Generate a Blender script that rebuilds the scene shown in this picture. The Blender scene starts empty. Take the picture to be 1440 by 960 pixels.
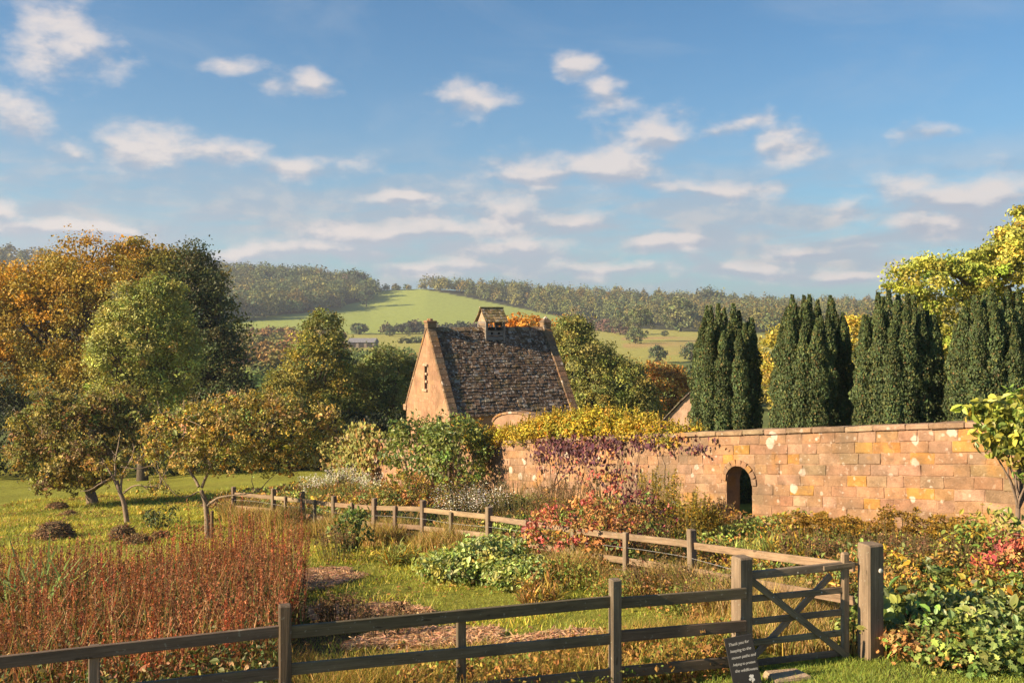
import bpy, math, random
import numpy as np
from mathutils import Vector, Matrix

rng = np.random.default_rng(11)
random.seed(11)
scene = bpy.context.scene
COL = scene.collection

# ------------------------------------------------------------------ camera
CAMZ, HOR, F = 4.56, 440.0, 1400.0
cam_d = bpy.data.cameras.new("camera")
cam = bpy.data.objects.new("camera", cam_d)
COL.objects.link(cam)
cam.location = (0, 0, CAMZ)
cam.rotation_euler = (math.radians(90), 0, 0)
cam_d.sensor_width = 36
cam_d.lens = 35.0
cam_d.shift_y = -(480 - HOR) / 1440.0
cam_d.clip_start = 0.1
cam_d.clip_end = 20000
scene.camera = cam

# ------------------------------------------------------------------ sun, sky, exposure
SUN_AZ = (-0.95, -0.318)
SUN_EL = math.radians(25.5)
hn = math.hypot(*SUN_AZ)
sx, sy = SUN_AZ[0] / hn * math.cos(SUN_EL), SUN_AZ[1] / hn * math.cos(SUN_EL)
sz = math.sin(SUN_EL)
SUNV = Vector((sx, sy, sz))
sd = bpy.data.lights.new("sun", "SUN")
sd.energy = 5.0
sd.angle = math.radians(0.53)
sd.color = (1.0, 0.80, 0.53)
sun = bpy.data.objects.new("sun", sd)
COL.objects.link(sun)
sun.rotation_euler = SUNV.to_track_quat('Z', 'Y').to_euler()
sun.location = (-60, -15, 60)

scene.view_settings.view_transform = 'Standard'
scene.view_settings.look = 'None'
scene.view_settings.exposure = 1.27
scene.view_settings.gamma = 1.0
scene.view_settings.use_curve_mapping = False
scene.cycles.max_bounces = 5
scene.cycles.diffuse_bounces = 2
scene.cycles.glossy_bounces = 2
scene.cycles.transmission_bounces = 3
scene.cycles.volume_bounces = 0
scene.cycles.use_denoising = True
scene.cycles.sample_clamp_indirect = 4.0

world = bpy.data.worlds.new("World")
scene.world = world
world.use_nodes = True


class NT:
    """little node-tree writer"""
    def __init__(s, tree):
        s.t = tree
        s.t.nodes.clear()

    def n(s, typ, ins=None, **props):
        nd = s.t.nodes.new(typ)
        for k, v in props.items():
            setattr(nd, k, v)
        for k, v in (ins or {}).items():
            sock = nd.inputs[k]
            if isinstance(v, bpy.types.NodeSocket):
                s.t.links.new(v, sock)
            else:
                sock.default_value = v
        return nd

    def math(s, op, a, b=0.0, c=None, clamp=False):
        ins = {0: a, 1: b}
        if c is not None:
            ins[2] = c
        return s.n("ShaderNodeMath", ins, operation=op, use_clamp=clamp).outputs[0]

    def vm(s, op, a, b=(0, 0, 0)):
        nd = s.n("ShaderNodeVectorMath", {0: a, 1: b}, operation=op)
        return nd.outputs[1] if op in ('LENGTH', 'DOT_PRODUCT', 'DISTANCE') else nd.outputs[0]

    def mix(s, f, a, b, blend='MIX'):
        nd = s.n("ShaderNodeMix", None, data_type='RGBA', blend_type=blend)
        for i, v in ((0, f), (6, a), (7, b)):
            if isinstance(v, bpy.types.NodeSocket):
                s.t.links.new(v, nd.inputs[i])
            else:
                nd.inputs[i].default_value = v if i == 0 else tuple(v) + (1,) * (4 - len(v))
        return nd.outputs[2]

    def ramp(s, f, lo, hi, a=0.0, b=1.0, smooth=True):
        return s.n("ShaderNodeMapRange", {0: f, 1: lo, 2: hi, 3: a, 4: b},
                   interpolation_type='SMOOTHSTEP' if smooth else 'LINEAR').outputs[0]

    def noise(s, vec, scale, detail=4.0, rough=0.55, dist=0.0):
        nd = s.n("ShaderNodeTexNoise", {"Scale": scale, "Detail": detail, "Roughness": rough, "Distortion": dist})
        if vec is not None:
            s.t.links.new(vec, nd.inputs["Vector"])
        return nd.outputs[0]


def build_sky():
    t = NT(world.node_tree)
    sky = t.n("ShaderNodeTexSky", None, sky_type='NISHITA')
    sky.sun_disc = False
    sky.sun_elevation = SUN_EL
    sky.sun_rotation = math.atan2(SUN_AZ[0], SUN_AZ[1])
    sky.air_density = 1.0
    sky.dust_density = 0.6
    sky.ozone_density = 2.0
    tc = t.n("ShaderNodeTexCoord").outputs["Generated"]
    sp = t.n("ShaderNodeSeparateXYZ", {0: tc})
    x, y, z = sp.outputs
    az = t.math('ARCTAN2', x, y)
    hl = t.math('SQRT', t.math('ADD', t.math('MULTIPLY', x, x), t.math('ADD', t.math('MULTIPLY', y, y), 1e-5)))
    el = t.math('DIVIDE', z, hl)
    p = t.n("ShaderNodeCombineXYZ", {0: az, 1: el, 2: 0.0}).outputs[0]
    # clouds: (px, py, rx, ry) as seen in direction space
    CL = [(75, 66, 95, 40), (12, 172, 52, 28), (95, 212, 60, 20), (195, 200, 75, 32), (335, 218, 66, 17), (415, 238, 80, 17),
          (430, 117, 46, 18), (325, 84, 40, 13), (655, 142, 62, 22), (848, 130, 46, 25), (805, 93, 32, 18), (930, 196, 95, 26),
          (1030, 178, 60, 15), (835, 232, 110, 27), (730, 252, 90, 16), (1000, 268, 110, 15), (1108, 209, 38, 19), (1320, 191, 52, 15),
          (1200, 290, 48, 15), (1390, 278, 90, 34), (1310, 315, 70, 14), (710, 305, 85, 26), (640, 328, 110, 20), (810, 318, 80, 14),
          (15, 296, 50, 14), (150, 325, 60, 12), (560, 283, 70, 10), (940, 343, 75, 11), (1140, 350, 90, 10), (1235, 348, 60, 9), (560, 330, 120, 18), (470, 352, 100, 14), (720, 348, 130, 16), (870, 374, 130, 12), (1050, 380, 120, 11),
          (620, 374, 110, 10), (1180, 386, 100, 9), (330, 352, 70, 13), (1330, 285, 110, 30), (930, 190, 70, 30), (780, 242, 120, 20), (60, 318, 80, 16)]
    n1 = t.noise(t.vm('MULTIPLY', p, (1.0, 1.7, 1.0)), 13.0, 7.0, 0.58)
    wob = t.n("ShaderNodeTexNoise", {"Scale": 9.0, "Detail": 3.0})
    t.t.links.new(p, wob.inputs["Vector"])
    pw = t.vm('ADD', p, t.vm('MULTIPLY', t.vm('SUBTRACT', wob.outputs[1], (0.5, 0.5, 0.5)), (0.09, 0.035, 0)))
    field, vert = None, None
    for (cx, cy, rx, ry) in CL:
        u, v = (cx - 720) / F, (HOR - cy) / F
        c = (math.atan(u), v / math.sqrt(1 + u * u), 0)
        k = 1 / (1 + u * u)
        q = t.vm('MULTIPLY', t.vm('SUBTRACT', pw, c), (F / rx / k, F / ry * 0.88, 0))
        g = t.math('SUBTRACT', 1.0, t.vm('LENGTH', q))
        qy = t.n("ShaderNodeSeparateXYZ", {0: q}).outputs[1]
        w = t.math('MULTIPLY', t.math('MAXIMUM', g, 0.0), t.math('ADD', qy, 0.15))
        field = g if field is None else t.n("ShaderNodeMath", {0: field, 1: g, 2: 0.25}, operation='SMOOTH_MAX').outputs[0]
        vert = w if vert is None else t.math('ADD', vert, w)
    dens = t.math('ADD', field, t.math('MULTIPLY', t.math('SUBTRACT', n1, 0.5), 4.2))
    a1 = t.ramp(dens, -0.35, 0.95)
    # thin wisps and the banked layer low in the sky
    n2 = t.noise(t.vm('MULTIPLY', p, (1.0, 4.5, 1.0)), 7.0, 6.0, 0.6, 0.4)
    low = t.math('MULTIPLY', t.ramp(el, 0.0, 0.04), t.ramp(el, 0.19, 0.075))
    a2 = t.math('MULTIPLY', t.ramp(n2, 0.33, 0.58), t.math('MULTIPLY', low, 0.8))
    n3 = t.noise(t.vm('MULTIPLY', p, (1.0, 2.6, 1.0)), 4.0, 5.0, 0.6, 0.6)
    a3 = t.math('MULTIPLY', t.ramp(n3, 0.48, 0.75), 0.22)
    # light: tops and the sun's side bright, undersides blue grey
    n1b = t.noise(t.vm('ADD', t.vm('MULTIPLY', p, (1.0, 1.7, 1.0)), (-0.012, 0.022, 0.0)), 13.0, 7.0, 0.58)
    lit = t.math('ADD', t.math('MULTIPLY', t.math('SUBTRACT', n1, n1b), 3.0), t.math('MULTIPLY', vert, 1.5))
    lit = t.math('ADD', lit, t.math('MULTIPLY', t.math('SUBTRACT', el, 0.12), 1.6))
    ccol = t.mix(t.ramp(lit, -0.28, 0.42), (3.5, 3.9, 4.7), (6.9, 6.2, 5.9))
    base = t.mix(1.0, sky.outputs[0], (0.50, 0.89, 1.10), 'MULTIPLY')
    base = t.mix(t.math('MULTIPLY', t.ramp(el, 0.32, 0.0, 0.0, 1.0), 0.30), base, (3.2, 4.3, 5.4))
    c3 = t.mix(a3, base, (4.4, 4.9, 5.5))
    c2 = t.mix(a2, c3, t.mix(t.ramp(lit, -0.2, 0.3), (3.3, 3.8, 4.6), (5.0, 4.7, 4.8)))
    c1 = t.mix(t.math('MULTIPLY', a1, 0.88), c2, ccol)
    bg = t.n("ShaderNodeBackground", {0: c1, 1: 0.05})
    out = t.n("ShaderNodeOutputWorld")
    t.t.links.new(bg.outputs[0], out.inputs[0])


build_sky()
world.cycles.sampling_method = 'MANUAL'
world.cycles.sample_map_resolution = 512


# ------------------------------------------------------------------ materials
def new_mat(name):
    m = bpy.data.materials.new(name)
    m.use_nodes = True
    return m, NT(m.node_tree)


def finish(t, shader):
    o = t.n("ShaderNodeOutputMaterial")
    t.t.links.new(shader, o.inputs[0])


def leaf_material(name, transl=0.35, rough=0.55, spec=0.25, gain=1.0):
    m, t = new_mat(name)
    c = t.n("ShaderNodeAttribute", None, attribute_name="Col").outputs[0]
    c = t.mix(1.0, c, (gain, gain, gain), 'MULTIPLY')
    b = t.n("ShaderNodeBsdfPrincipled", {"Base Color": c, "Roughness": rough, "Specular IOR Level": spec})
    tl = t.n("ShaderNodeBsdfTranslucent", {0: t.mix(1.0, c, (1.25, 1.15, 0.7), 'MULTIPLY')})
    mx = t.n("ShaderNodeMixShader", {0: transl, 1: b.outputs[0], 2: tl.outputs[0]})
    finish(t, mx.outputs[0])
    return m


def attr_material(name, rough=0.9, var=0.35, scale=6.0, bump=0.3, spec=0.15, stretch=(1, 1, 1), spots=None, bscale=None, lichen=None):
    """own colour per vertex (one block, one board), weathered with noise; spots = (colour, scale, lo, hi)"""
    m, t = new_mat(name)
    c = t.n("ShaderNodeAttribute", None, attribute_name="Col").outputs[0]
    p = t.n("ShaderNodeTexCoord").outputs["Object"]
    ps = t.vm('MULTIPLY', p, stretch)
    n = t.noise(ps, scale, 8.0, 0.65)
    k = t.ramp(n, 0.25, 0.75, 1 - var, 1 + var, False)
    col = t.mix(1.0, c, t.n("ShaderNodeCombineColor", {0: k, 1: k, 2: k}).outputs[0], 'MULTIPLY')
    if lichen:
        wb = t.n("ShaderNodeTexNoise", {"Scale": 9.0, "Detail": 3.0})
        t.t.links.new(p, wb.inputs["Vector"])
        pl = t.vm('ADD', p, t.vm('MULTIPLY', t.vm('SUBTRACT', wb.outputs[1], (.5, .5, .5)), (.10, .10, .10)))
        for (lc, lsc, lr, lst) in lichen:
            vo = t.n("ShaderNodeTexVoronoi", {"Scale": lsc, "Randomness": 1.0})
            t.t.links.new(pl, vo.inputs["Vector"])
            rnd = t.n("ShaderNodeSeparateXYZ", {0: vo.outputs[1]}).outputs[0]
            rad = t.math('MULTIPLY', t.math('SUBTRACT', rnd, .45), lr)
            f = t.ramp(t.math('SUBTRACT', rad, vo.outputs[0]), -.015, .05)
            col = t.mix(t.math('MULTIPLY', f, lst), col, lc)
    for sp in spots or []:
        sn = t.noise(p, sp[1], 3.0, 0.5, 0.15)
        col = t.mix(t.math('MULTIPLY', t.ramp(sn, sp[2], sp[3]), sp[4]), col, sp[0])
    n2 = t.noise(ps, bscale or scale * 4, 6.0, 0.7)
    bp = t.n("ShaderNodeBump", {"Strength": bump, "Distance": 0.03, "Height": n2})
    b = t.n("ShaderNodeBsdfPrincipled", {"Base Color": col, "Roughness": rough, "Specular IOR Level": spec,
                                         "Normal": bp.outputs[0]})
    finish(t, b.outputs[0])
    return m


M_LEAF = leaf_material("leaf_material", 0.24, 0.55, 0.25, 1.6)
M_NEEDLE = leaf_material("needle_material", 0.2, 0.6, 0.2, 1.95)
M_FAR = leaf_material("far_leaf_material", 0.15, 0.8, 0.1, 1.7)
M_GLOSS = leaf_material("broad_leaf_material", 0.3, 0.42, 0.4, 1.3)
M_STRAW = leaf_material("straw_material", 0.25, 0.8, 0.1, 1.25)
M_BARK = attr_material("bark_material", 0.95, 0.45, 5.0, 0.6, 0.1, (3, 3, 0.8))
def wood_material():
    m, t = new_mat("weathered_wood")
    c = t.n("ShaderNodeAttribute", None, attribute_name="Col").outputs[0]
    g = t.n("ShaderNodeAttribute", None, attribute_name="grain").outputs[1]
    p = t.n("ShaderNodeTexCoord").outputs["Object"]
    fib = t.noise(t.vm('MULTIPLY', g, (1.6, 60, 60)), 1.0, 6.0, 0.7, 0.8)
    bl = t.noise(t.vm('MULTIPLY', g, (2.2, 9, 9)), 1.0, 5.0, 0.6)
    k = t.math('MULTIPLY', t.ramp(fib, 0.3, 0.7, 0.62, 1.32, False), t.ramp(bl, 0.25, 0.75, 0.62, 1.35, False))
    col = t.mix(1.0, c, t.n("ShaderNodeCombineColor", {0: k, 1: k, 2: k}).outputs[0], 'MULTIPLY')
    knot = t.noise(t.vm('MULTIPLY', g, (4, 14, 14)), 1.0, 1.0, 0.4)
    col = t.mix(t.math('MULTIPLY', t.ramp(knot, 0.72, 0.78), 0.7), col, (0.035, 0.024, 0.016))
    alg = t.noise(p, 3.5, 6.0, 0.7)
    col = t.mix(t.math('MULTIPLY', t.ramp(alg, 0.55, 0.72), 0.45), col, (0.13, 0.13, 0.06))
    lich = t.noise(p, 22.0, 3.0, 0.6)
    col = t.mix(t.math('MULTIPLY', t.ramp(lich, 0.64, 0.70), 0.55), col, (0.33, 0.31, 0.25))
    bp = t.n("ShaderNodeBump", {"Strength": 0.7, "Distance": 0.01, "Height": t.math('ADD', fib, t.math('MULTIPLY', bl, 0.6))})
    b = t.n("ShaderNodeBsdfPrincipled", {"Base Color": col, "Roughness": 0.85, "Specular IOR Level": 0.2, "Normal": bp.outputs[0]})
    finish(t, b.outputs[0])
    return m


M_WOOD = wood_material()
M_STONE = attr_material("garden_stone", 0.92, 0.42, 3.0, 1.0, 0.1, (1, 1, 1),
                        [((0.15, 0.115, 0.08), .8, 0.44, 0.70, 0.65), ((0.17, 0.115, 0.075), 5.0, 0.56, 0.72, 0.45), ((0.42, 0.20, 0.05), 1.1, 0.60, 0.72, 0.55),
                         ((0.50, 0.37, 0.28), 9.0, 0.60, 0.72, 0.4)], 22,
                        [((0.60, 0.50, 0.42), 2.1, .62, .8), ((0.56, 0.46, 0.38), 5.5, .55, .6), ((0.38, 0.20, 0.06), 1.7, .42, .35)])
M_GABLE = attr_material("dovecote_stone", 0.92, 0.28, 1.6, 0.8, 0.1, (1, 1, 0.5),
                        [((0.17, 0.105, 0.065), .7, 0.45, 0.7, 0.55), ((0.20, 0.12, 0.07), 2.6, 0.52, 0.75, 0.45), ((0.55, 0.44, 0.33), 5.0, 0.62, 0.70, 0.3)], 14)
M_SLATE = attr_material("stone_slate", 0.88, 0.5, 3.0, 0.8, 0.2, (1, 1, 1),
                        [((0.44, 0.40, 0.36), 8.0, 0.56, 0.64, 0.7), ((0.13, 0.10, 0.035), 1.6, 0.54, 0.70, 0.5)], 16)
M_METAL = attr_material("dull_metal", 0.5, 0.2, 8.0, 0.1, 0.5)
M_CHALK = attr_material("chalk_paint", 0.9, 0.1, 20.0, 0.1, 0.1)
M_BOARD = attr_material("blackboard", 0.7, 0.25, 6.0, 0.15, 0.3)
M_FRUIT = attr_material("fruit_skin", 0.45, 0.25, 20.0, 0.05, 0.4)


def ground_material():
    m, t = new_mat("ground_material")
    c = t.n("ShaderNodeAttribute", None, attribute_name="Col").outputs[0]
    p = t.n("ShaderNodeTexCoord").outputs["Object"]
    n1 = t.noise(p, 0.35, 6.0, 0.6)
    n2 = t.noise(p, 5.0, 6.0, 0.7)
    k = t.math('MULTIPLY', t.ramp(n1, 0.2, 0.8, 0.72, 1.28, False), t.ramp(n2, 0.2, 0.8, 0.6, 1.4, False))
    col = t.mix(1.0, c, t.n("ShaderNodeCombineColor", {0: k, 1: k, 2: k}).outputs[0], 'MULTIPLY')
    n3 = t.noise(p, 24.0, 4.0, 0.7)
    bp = t.n("ShaderNodeBump", {"Strength": 0.9, "Distance": 0.05, "Height": t.math('ADD', n2, n3)})
    b = t.n("ShaderNodeBsdfPrincipled", {"Base Color": col, "Roughness": 0.95, "Specular IOR Level": 0.05,
                                         "Normal": bp.outputs[0]})
    finish(t, b.outputs[0])
    return m


M_GROUND = ground_material()


# ------------------------------------------------------------------ mesh helpers
def link_mesh(name, V, FL, cols, mat, parent=None, smooth=False, grain=None):
    """V (n,3); FL list of int arrays (f,k); cols (n,3)"""
    V = np.asarray(V, np.float32)
    FL = [np.asarray(f, np.int32) for f in FL if len(f)]
    me = bpy.data.meshes.new(name)
    me.vertices.add(len(V))
    me.vertices.foreach_set("co", V.ravel())
    loops = np.concatenate([f.ravel() for f in FL])
    tot = np.concatenate([np.full(len(f), f.shape[1], np.int32) for f in FL])
    start = np.concatenate([[0], np.cumsum(tot)[:-1]]).astype(np.int32)
    me.loops.add(len(loops))
    me.loops.foreach_set("vertex_index", loops)
    me.polygons.add(len(tot))
    me.polygons.foreach_set("loop_start", start)
    me.polygons.foreach_set("loop_total", tot)
    me.polygons.foreach_set("use_smooth", np.full(len(tot), bool(smooth)))
    me.update(calc_edges=True)
    a = me.color_attributes.new("Col", 'FLOAT_COLOR', 'POINT')
    c4 = np.ones((len(V), 4), np.float32)
    c4[:, :3] = cols
    a.data.foreach_set("color", c4.ravel())
    if grain is not None:
        ga = me.attributes.new("grain", 'FLOAT_VECTOR', 'POINT')
        ga.data.foreach_set("vector", np.asarray(grain, np.float32).ravel())
    me.materials.append(mat)
    o = bpy.data.objects.new(name, me)
    COL.objects.link(o)
    if parent is not None:
        o.parent = parent
    return o


class MB:
    """collects boxes, tubes and leaf sets into ONE mesh"""
    def __init__(s):
        s.V, s.C, s.F, s.n, s.G = [], [], {}, 0, []

    def add(s, V, FL, c, g=None):
        V = np.asarray(V, float).reshape(-1, 3)
        c = np.broadcast_to(np.asarray(c, float), (len(V), 3))
        for f in FL:
            f = np.asarray(f)
            if len(f):
                s.F.setdefault(f.shape[1], []).append(f + s.n)
        s.V.append(V)
        s.G.append(V if g is None else g)
        s.C.append(c)
        s.n += len(V)
        return s

    def box(s, c, size, col, R=None, bev=0.0, jit=0.0):
        hx, hy, hz = np.asarray(size, float) / 2
        if bev > 0:
            b = min(bev, hx * .9, hy * .9, hz * .9)
            P = []
            for sx_ in (-1, 1):
                for sy_ in (-1, 1):
                    for sz_ in (-1, 1):
                        P += [(sx_ * (hx - b), sy_ * (hy - b), sz_ * hz), (sx_ * (hx - b), sy_ * hy, sz_ * (hz - b)),
                              (sx_ * hx, sy_ * (hy - b), sz_ * (hz - b))]
            P = np.array(P)
            id_ = lambda i, j, k, w: ((i * 2 + j) * 2 + k) * 3 + w
            Q, T = [], []
            for k in (0, 1):
                Q.append([id_(0, 0, k, 0), id_(1, 0, k, 0), id_(1, 1, k, 0), id_(0, 1, k, 0)][::(1 if k else -1)])
            for j in (0, 1):
                Q.append([id_(0, j, 0, 1), id_(1, j, 0, 1), id_(1, j, 1, 1), id_(0, j, 1, 1)][::(-1 if j else 1)])
            for i in (0, 1):
                Q.append([id_(i, 0, 0, 2), id_(i, 1, 0, 2), id_(i, 1, 1, 2), id_(i, 0, 1, 2)][::(1 if i else -1)])
            for i in (0, 1):
                for j in (0, 1):
                    Q.append([id_(i, j, 0, 1), id_(i, j, 0, 2), id_(i, j, 1, 2), id_(i, j, 1, 1)])
                    Q.append([id_(0, i, j, 0), id_(1, i, j, 0), id_(1, i, j, 1), id_(0, i, j, 1)])
                    Q.append([id_(i, 0, j, 0), id_(i, 1, j, 0), id_(i, 1, j, 2), id_(i, 0, j, 2)])
                    for k in (0, 1):
                        T.append([id_(i, j, k, 0), id_(i, j, k, 1), id_(i, j, k, 2)])
            FL = [Q, T]
        else:
            P = np.array([(i * hx, j * hy, k * hz) for i in (-1, 1) for j in (-1, 1) for k in (-1, 1)])
            FL = [[[0, 1, 3, 2], [4, 6, 7, 5], [0, 4, 5, 1], [2, 3, 7, 6], [0, 2, 6, 4], [1, 5, 7, 3]]]
        if jit:
            P = P + rng.normal(0, jit, P.shape)
        ordr = np.argsort([-hx, -hy, -hz])
        gr = P[:, ordr] + rng.random(3) * 20
        if R is not None:
            P = P @ np.asarray(R).T
        return s.add(P + np.asarray(c, float), FL, col, gr)

    def beam(s, a, b, w, h, col, bev=0.006, up=(0, 0, 1)):
        """box from a to b, w across, h along up"""
        a, b = np.asarray(a, float), np.asarray(b, float)
        d = b - a
        L = np.linalg.norm(d)
        d /= L
        x = np.cross(d, up)
        x /= np.linalg.norm(x)
        z = np.cross(x, d)
        return s.box((a + b) / 2, (w, L, h), col, np.stack([x, d, z], 1), bev)

    def tube(s, P, r, k, col):
        P = np.asarray(P, float)
        r = np.broadcast_to(np.asarray(r, float), (len(P),))
        d = np.gradient(P, axis=0)
        d /= np.linalg.norm(d, axis=1)[:, None] + 1e-9
        ref = np.where(np.abs(d[:, 2:3]) > .9, np.array([[1., 0, 0]]), np.array([[0, 0, 1.]]))
        if abs(d[:, 2]).mean() > .6:
            ref = np.tile([[1., 0.1, 0]], (len(P), 1))
        x = np.cross(d, ref)
        x /= np.linalg.norm(x, axis=1)[:, None] + 1e-9
        y = np.cross(d, x)
        a = np.linspace(0, 2 * np.pi, k, endpoint=False)
        V = P[:, None] + r[:, None, None] * (np.cos(a)[None, :, None] * x[:, None] + np.sin(a)[None, :, None] * y[:, None])
        i = np.arange(len(P) - 1)[:, None] * k
        j = np.arange(k)[None]
        q = np.stack([i + j, i + (j + 1) % k, i + k + (j + 1) % k, i + k + j], -1).reshape(-1, 4)
        return s.add(V.reshape(-1, 3), [q, [list(range((len(P) - 1) * k, len(P) * k))]], col)

    def build(s, name, mat, parent=None, smooth=False):
        return link_mesh(name, np.concatenate(s.V), [np.concatenate(v) for v in s.F.values()], np.concatenate(s.C), mat,
                         parent, smooth, np.concatenate(s.G) if mat.name == "weathered_wood" else None)


def rotz(a):
    c, s_ = math.cos(a), math.sin(a)
    return np.array([[c, -s_, 0], [s_, c, 0], [0, 0, 1.]])


def thing(name, loc, label, cat, group=None):
    o = bpy.data.objects.new(name, None)
    o.empty_display_size = 0.3
    COL.objects.link(o)
    o.location = loc
    return tag(o, label, cat, group)


def tag(o, label, cat, group=None, kind=None):
    o["label"] = label
    if cat:
        o["category"] = cat
    if group:
        o["group"] = group
    if kind:
        o["kind"] = kind
    return o


# ------------------------------------------------------------------ leaves
T_DIA = (np.array([(0, 0, 0), (.36, .5, .10), (0, 1, -.08), (-.36, .5, .10)]), [[[0, 1, 2], [0, 2, 3]]])
T_OVAL = (np.array([(0, 0, 0), (.26, .28, .07), (.25, .66, .05), (0, 1.0, -.12), (-.25, .66, .05), (-.26, .28, .07)]),
          [[[0, 1, 2, 3], [0, 3, 4, 5]]])
T_LOBE = (np.array([(0, .35, -.02), (0, 0, 0), (.30, .02, .03), (.22, .25, .0), (.52, .45, .04), (.24, .52, -.0), (.20, .85, -.02),
                    (0, 1.05, -.1), (-.20, .85, -.02), (-.24, .52, 0), (-.52, .45, .04), (-.22, .25, 0), (-.30, .02, .03)]),
          [[[0, i, i + 1] for i in range(1, 12)] + [[0, 12, 1]]])
T_LONG = (np.array([(-.035, 0, 0), (.035, 0, 0), (.05, .5, .12), (-.05, .5, .12), (0, 1, .02)]), [[[0, 1, 2, 3]], [[3, 2, 4]]])
T_SWORD = (np.array([(-.016, 0, 0), (.016, 0, 0), (.020, .55, .05), (-.020, .55, .05), (0, 1, -.10)]), [[[0, 1, 2, 3]], [[3, 2, 4]]])
T_QUAD = (np.array([(-.5, 0, 0), (.5, -.1, .12), (.42, .9, -.1), (-.45, 1., .12)]), [[[0, 1, 2, 3]]])


def unit(a):
    return a / (np.linalg.norm(a, axis=-1, keepdims=True) + 1e-9)


def leaf_set(mb, P, axis, normal, size, cols, tpl, centre=True):
    """P,axis,normal (N,3), size (N,), cols (N,3)"""
    N = len(P)
    y = unit(axis)
    x = unit(np.cross(y, normal))
    z = np.cross(x, y)
    t = tpl[0].copy()
    if centre:
        t[:, 1] -= .5
    k = len(t)
    V = P[:, None] + size[:, None, None] * (t[None, :, 0:1] * x[:, None] + t[None, :, 1:2] * y[:, None] + t[None, :, 2:3] * z[:, None])
    FL = []
    for f in tpl[1]:
        f = np.asarray(f)
        FL.append((f[None] + (np.arange(N) * k)[:, None, None]).reshape(-1, f.shape[1]))
    mb.add(V.reshape(-1, 3), FL, np.repeat(cols, k, 0))


def pick(pal, n, jit=.16, hue=.35):
    w = np.array([p[1] for p in pal], float)
    i = rng.choice(len(pal), n, p=w / w.sum())
    c = np.array([p[0] for p in pal])[i]
    return c * np.exp(rng.normal(0, jit, (n, 1))) * np.exp(rng.normal(0, jit * hue, (n, 3)))


def rdir(n):
    return unit(rng.normal(size=(n, 3)))


def foliage(mb, ells, ncl, cl_r, per, size, pal, tpl=T_DIA, shell=.6, up=.35, flat=.7, jit=.16, clump_jit=.25, colf=None, top=True,
            zmin=None):
    """leaf clumps through the outer part of a set of ellipsoids (cx,cy,cz,rx,ry,rz); returns clump centres"""
    E = np.array(ells, float)
    vol = (E[:, 3] * E[:, 4] + E[:, 4] * E[:, 5] + E[:, 3] * E[:, 5])
    C, O = [], []
    have = 0
    while have < ncl:
        m = ncl * 2
        i = rng.choice(len(E), m, p=vol / vol.sum())
        d = rdir(m)
        if top:
            d[:, 2] = np.where((d[:, 2] < -.35) & (rng.random(m) < .6), -d[:, 2], d[:, 2])
        r = shell + (1.06 - shell) * rng.random(m) ** .6
        f1 = np.sin(d[:, 0] * 4.3 + i * 1.7) * np.sin(d[:, 1] * 4.1 + i * 2.3) + np.sin(d[:, 2] * 5.2 + i) * np.sin(d[:, 0] * 6.1 - d[:, 1] * 3 + i * .7)
        r = r * (1 + .10 * f1)
        p = E[i, :3] + d * E[i, 3:] * r[:, None]
        q = np.linalg.norm((p[:, None] - E[None, :, :3]) / E[None, :, 3:], axis=2)
        q[np.arange(m), i] = 9
        ok = (q.min(1) > .72) & ((f1 > -.45) | (rng.random(m) < .25))
        if zmin is not None:
            ok &= p[:, 2] > zmin
        C.append(p[ok])
        O.append(unit(d[ok] / E[i[ok], 3:]))
        have += ok.sum()
    C = np.concatenate(C)[:ncl]
    O = np.concatenate(O)[:ncl]
    cr = cl_r * np.exp(rng.normal(0, .3, ncl))
    cc = pick(pal, ncl, clump_jit) if colf is None else colf(C)
    n = per
    g = np.clip(rng.normal(size=(ncl, n, 3)), -1.7, 1.7) * .5
    g[..., 2] *= flat
    P = (C[:, None] + g * cr[:, None, None]).reshape(-1, 3)
    Oo = np.repeat(O, n, 0)
    N = len(P)
    nrm = unit(Oo * .9 + np.array([0, 0, up]) + rng.normal(size=(N, 3)) * .45)
    ax = unit(rng.normal(size=(N, 3)) + Oo * .6 - np.array([0, 0, .3]))
    col = np.repeat(cc, n, 0) * np.exp(rng.normal(0, jit, (N, 1)))
    sz = size * np.exp(rng.normal(0, .25, N))
    leaf_set(mb, P, ax, nrm, sz, col, tpl)
    return C


def wiggle(a, b, n, amp, sag=0.0):
    a, b = np.asarray(a, float), np.asarray(b, float)
    t = np.linspace(0, 1, n)[:, None]
    P = a + (b - a) * t
    w = np.cumsum(rng.normal(0, amp, (n, 3)), 0)
    w -= w[0] + (w[-1] - w[0]) * t
    P = P + w
    P[:, 2] += sag * np.sin(np.pi * t[:, 0])
    return P


# ------------------------------------------------------------------ terrain
def ss(x, a, b):
    t = np.clip((x - a) / (b - a), 0, 1)
    return t * t * (3 - 2 * t)


CREST = np.array([(-1600, 350), (-600, 350), (0, 355), (80, 376), (200, 388), (310, 391), (430, 398), (520, 408), (600, 406), (700, 412),
                  (820, 422), (1000, 431), (1100, 435), (1220, 436), (1440, 436), (2000, 430), (3200, 420)], float)


def px_u(px):
    return (px - 720.0) / F


def plane_z(X, Y):
    return 0.26 + 0.048 * np.clip(X - 4.43, -32, 32) - 0.0937 * (np.clip(Y, 1, 400) - 12.4)


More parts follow.
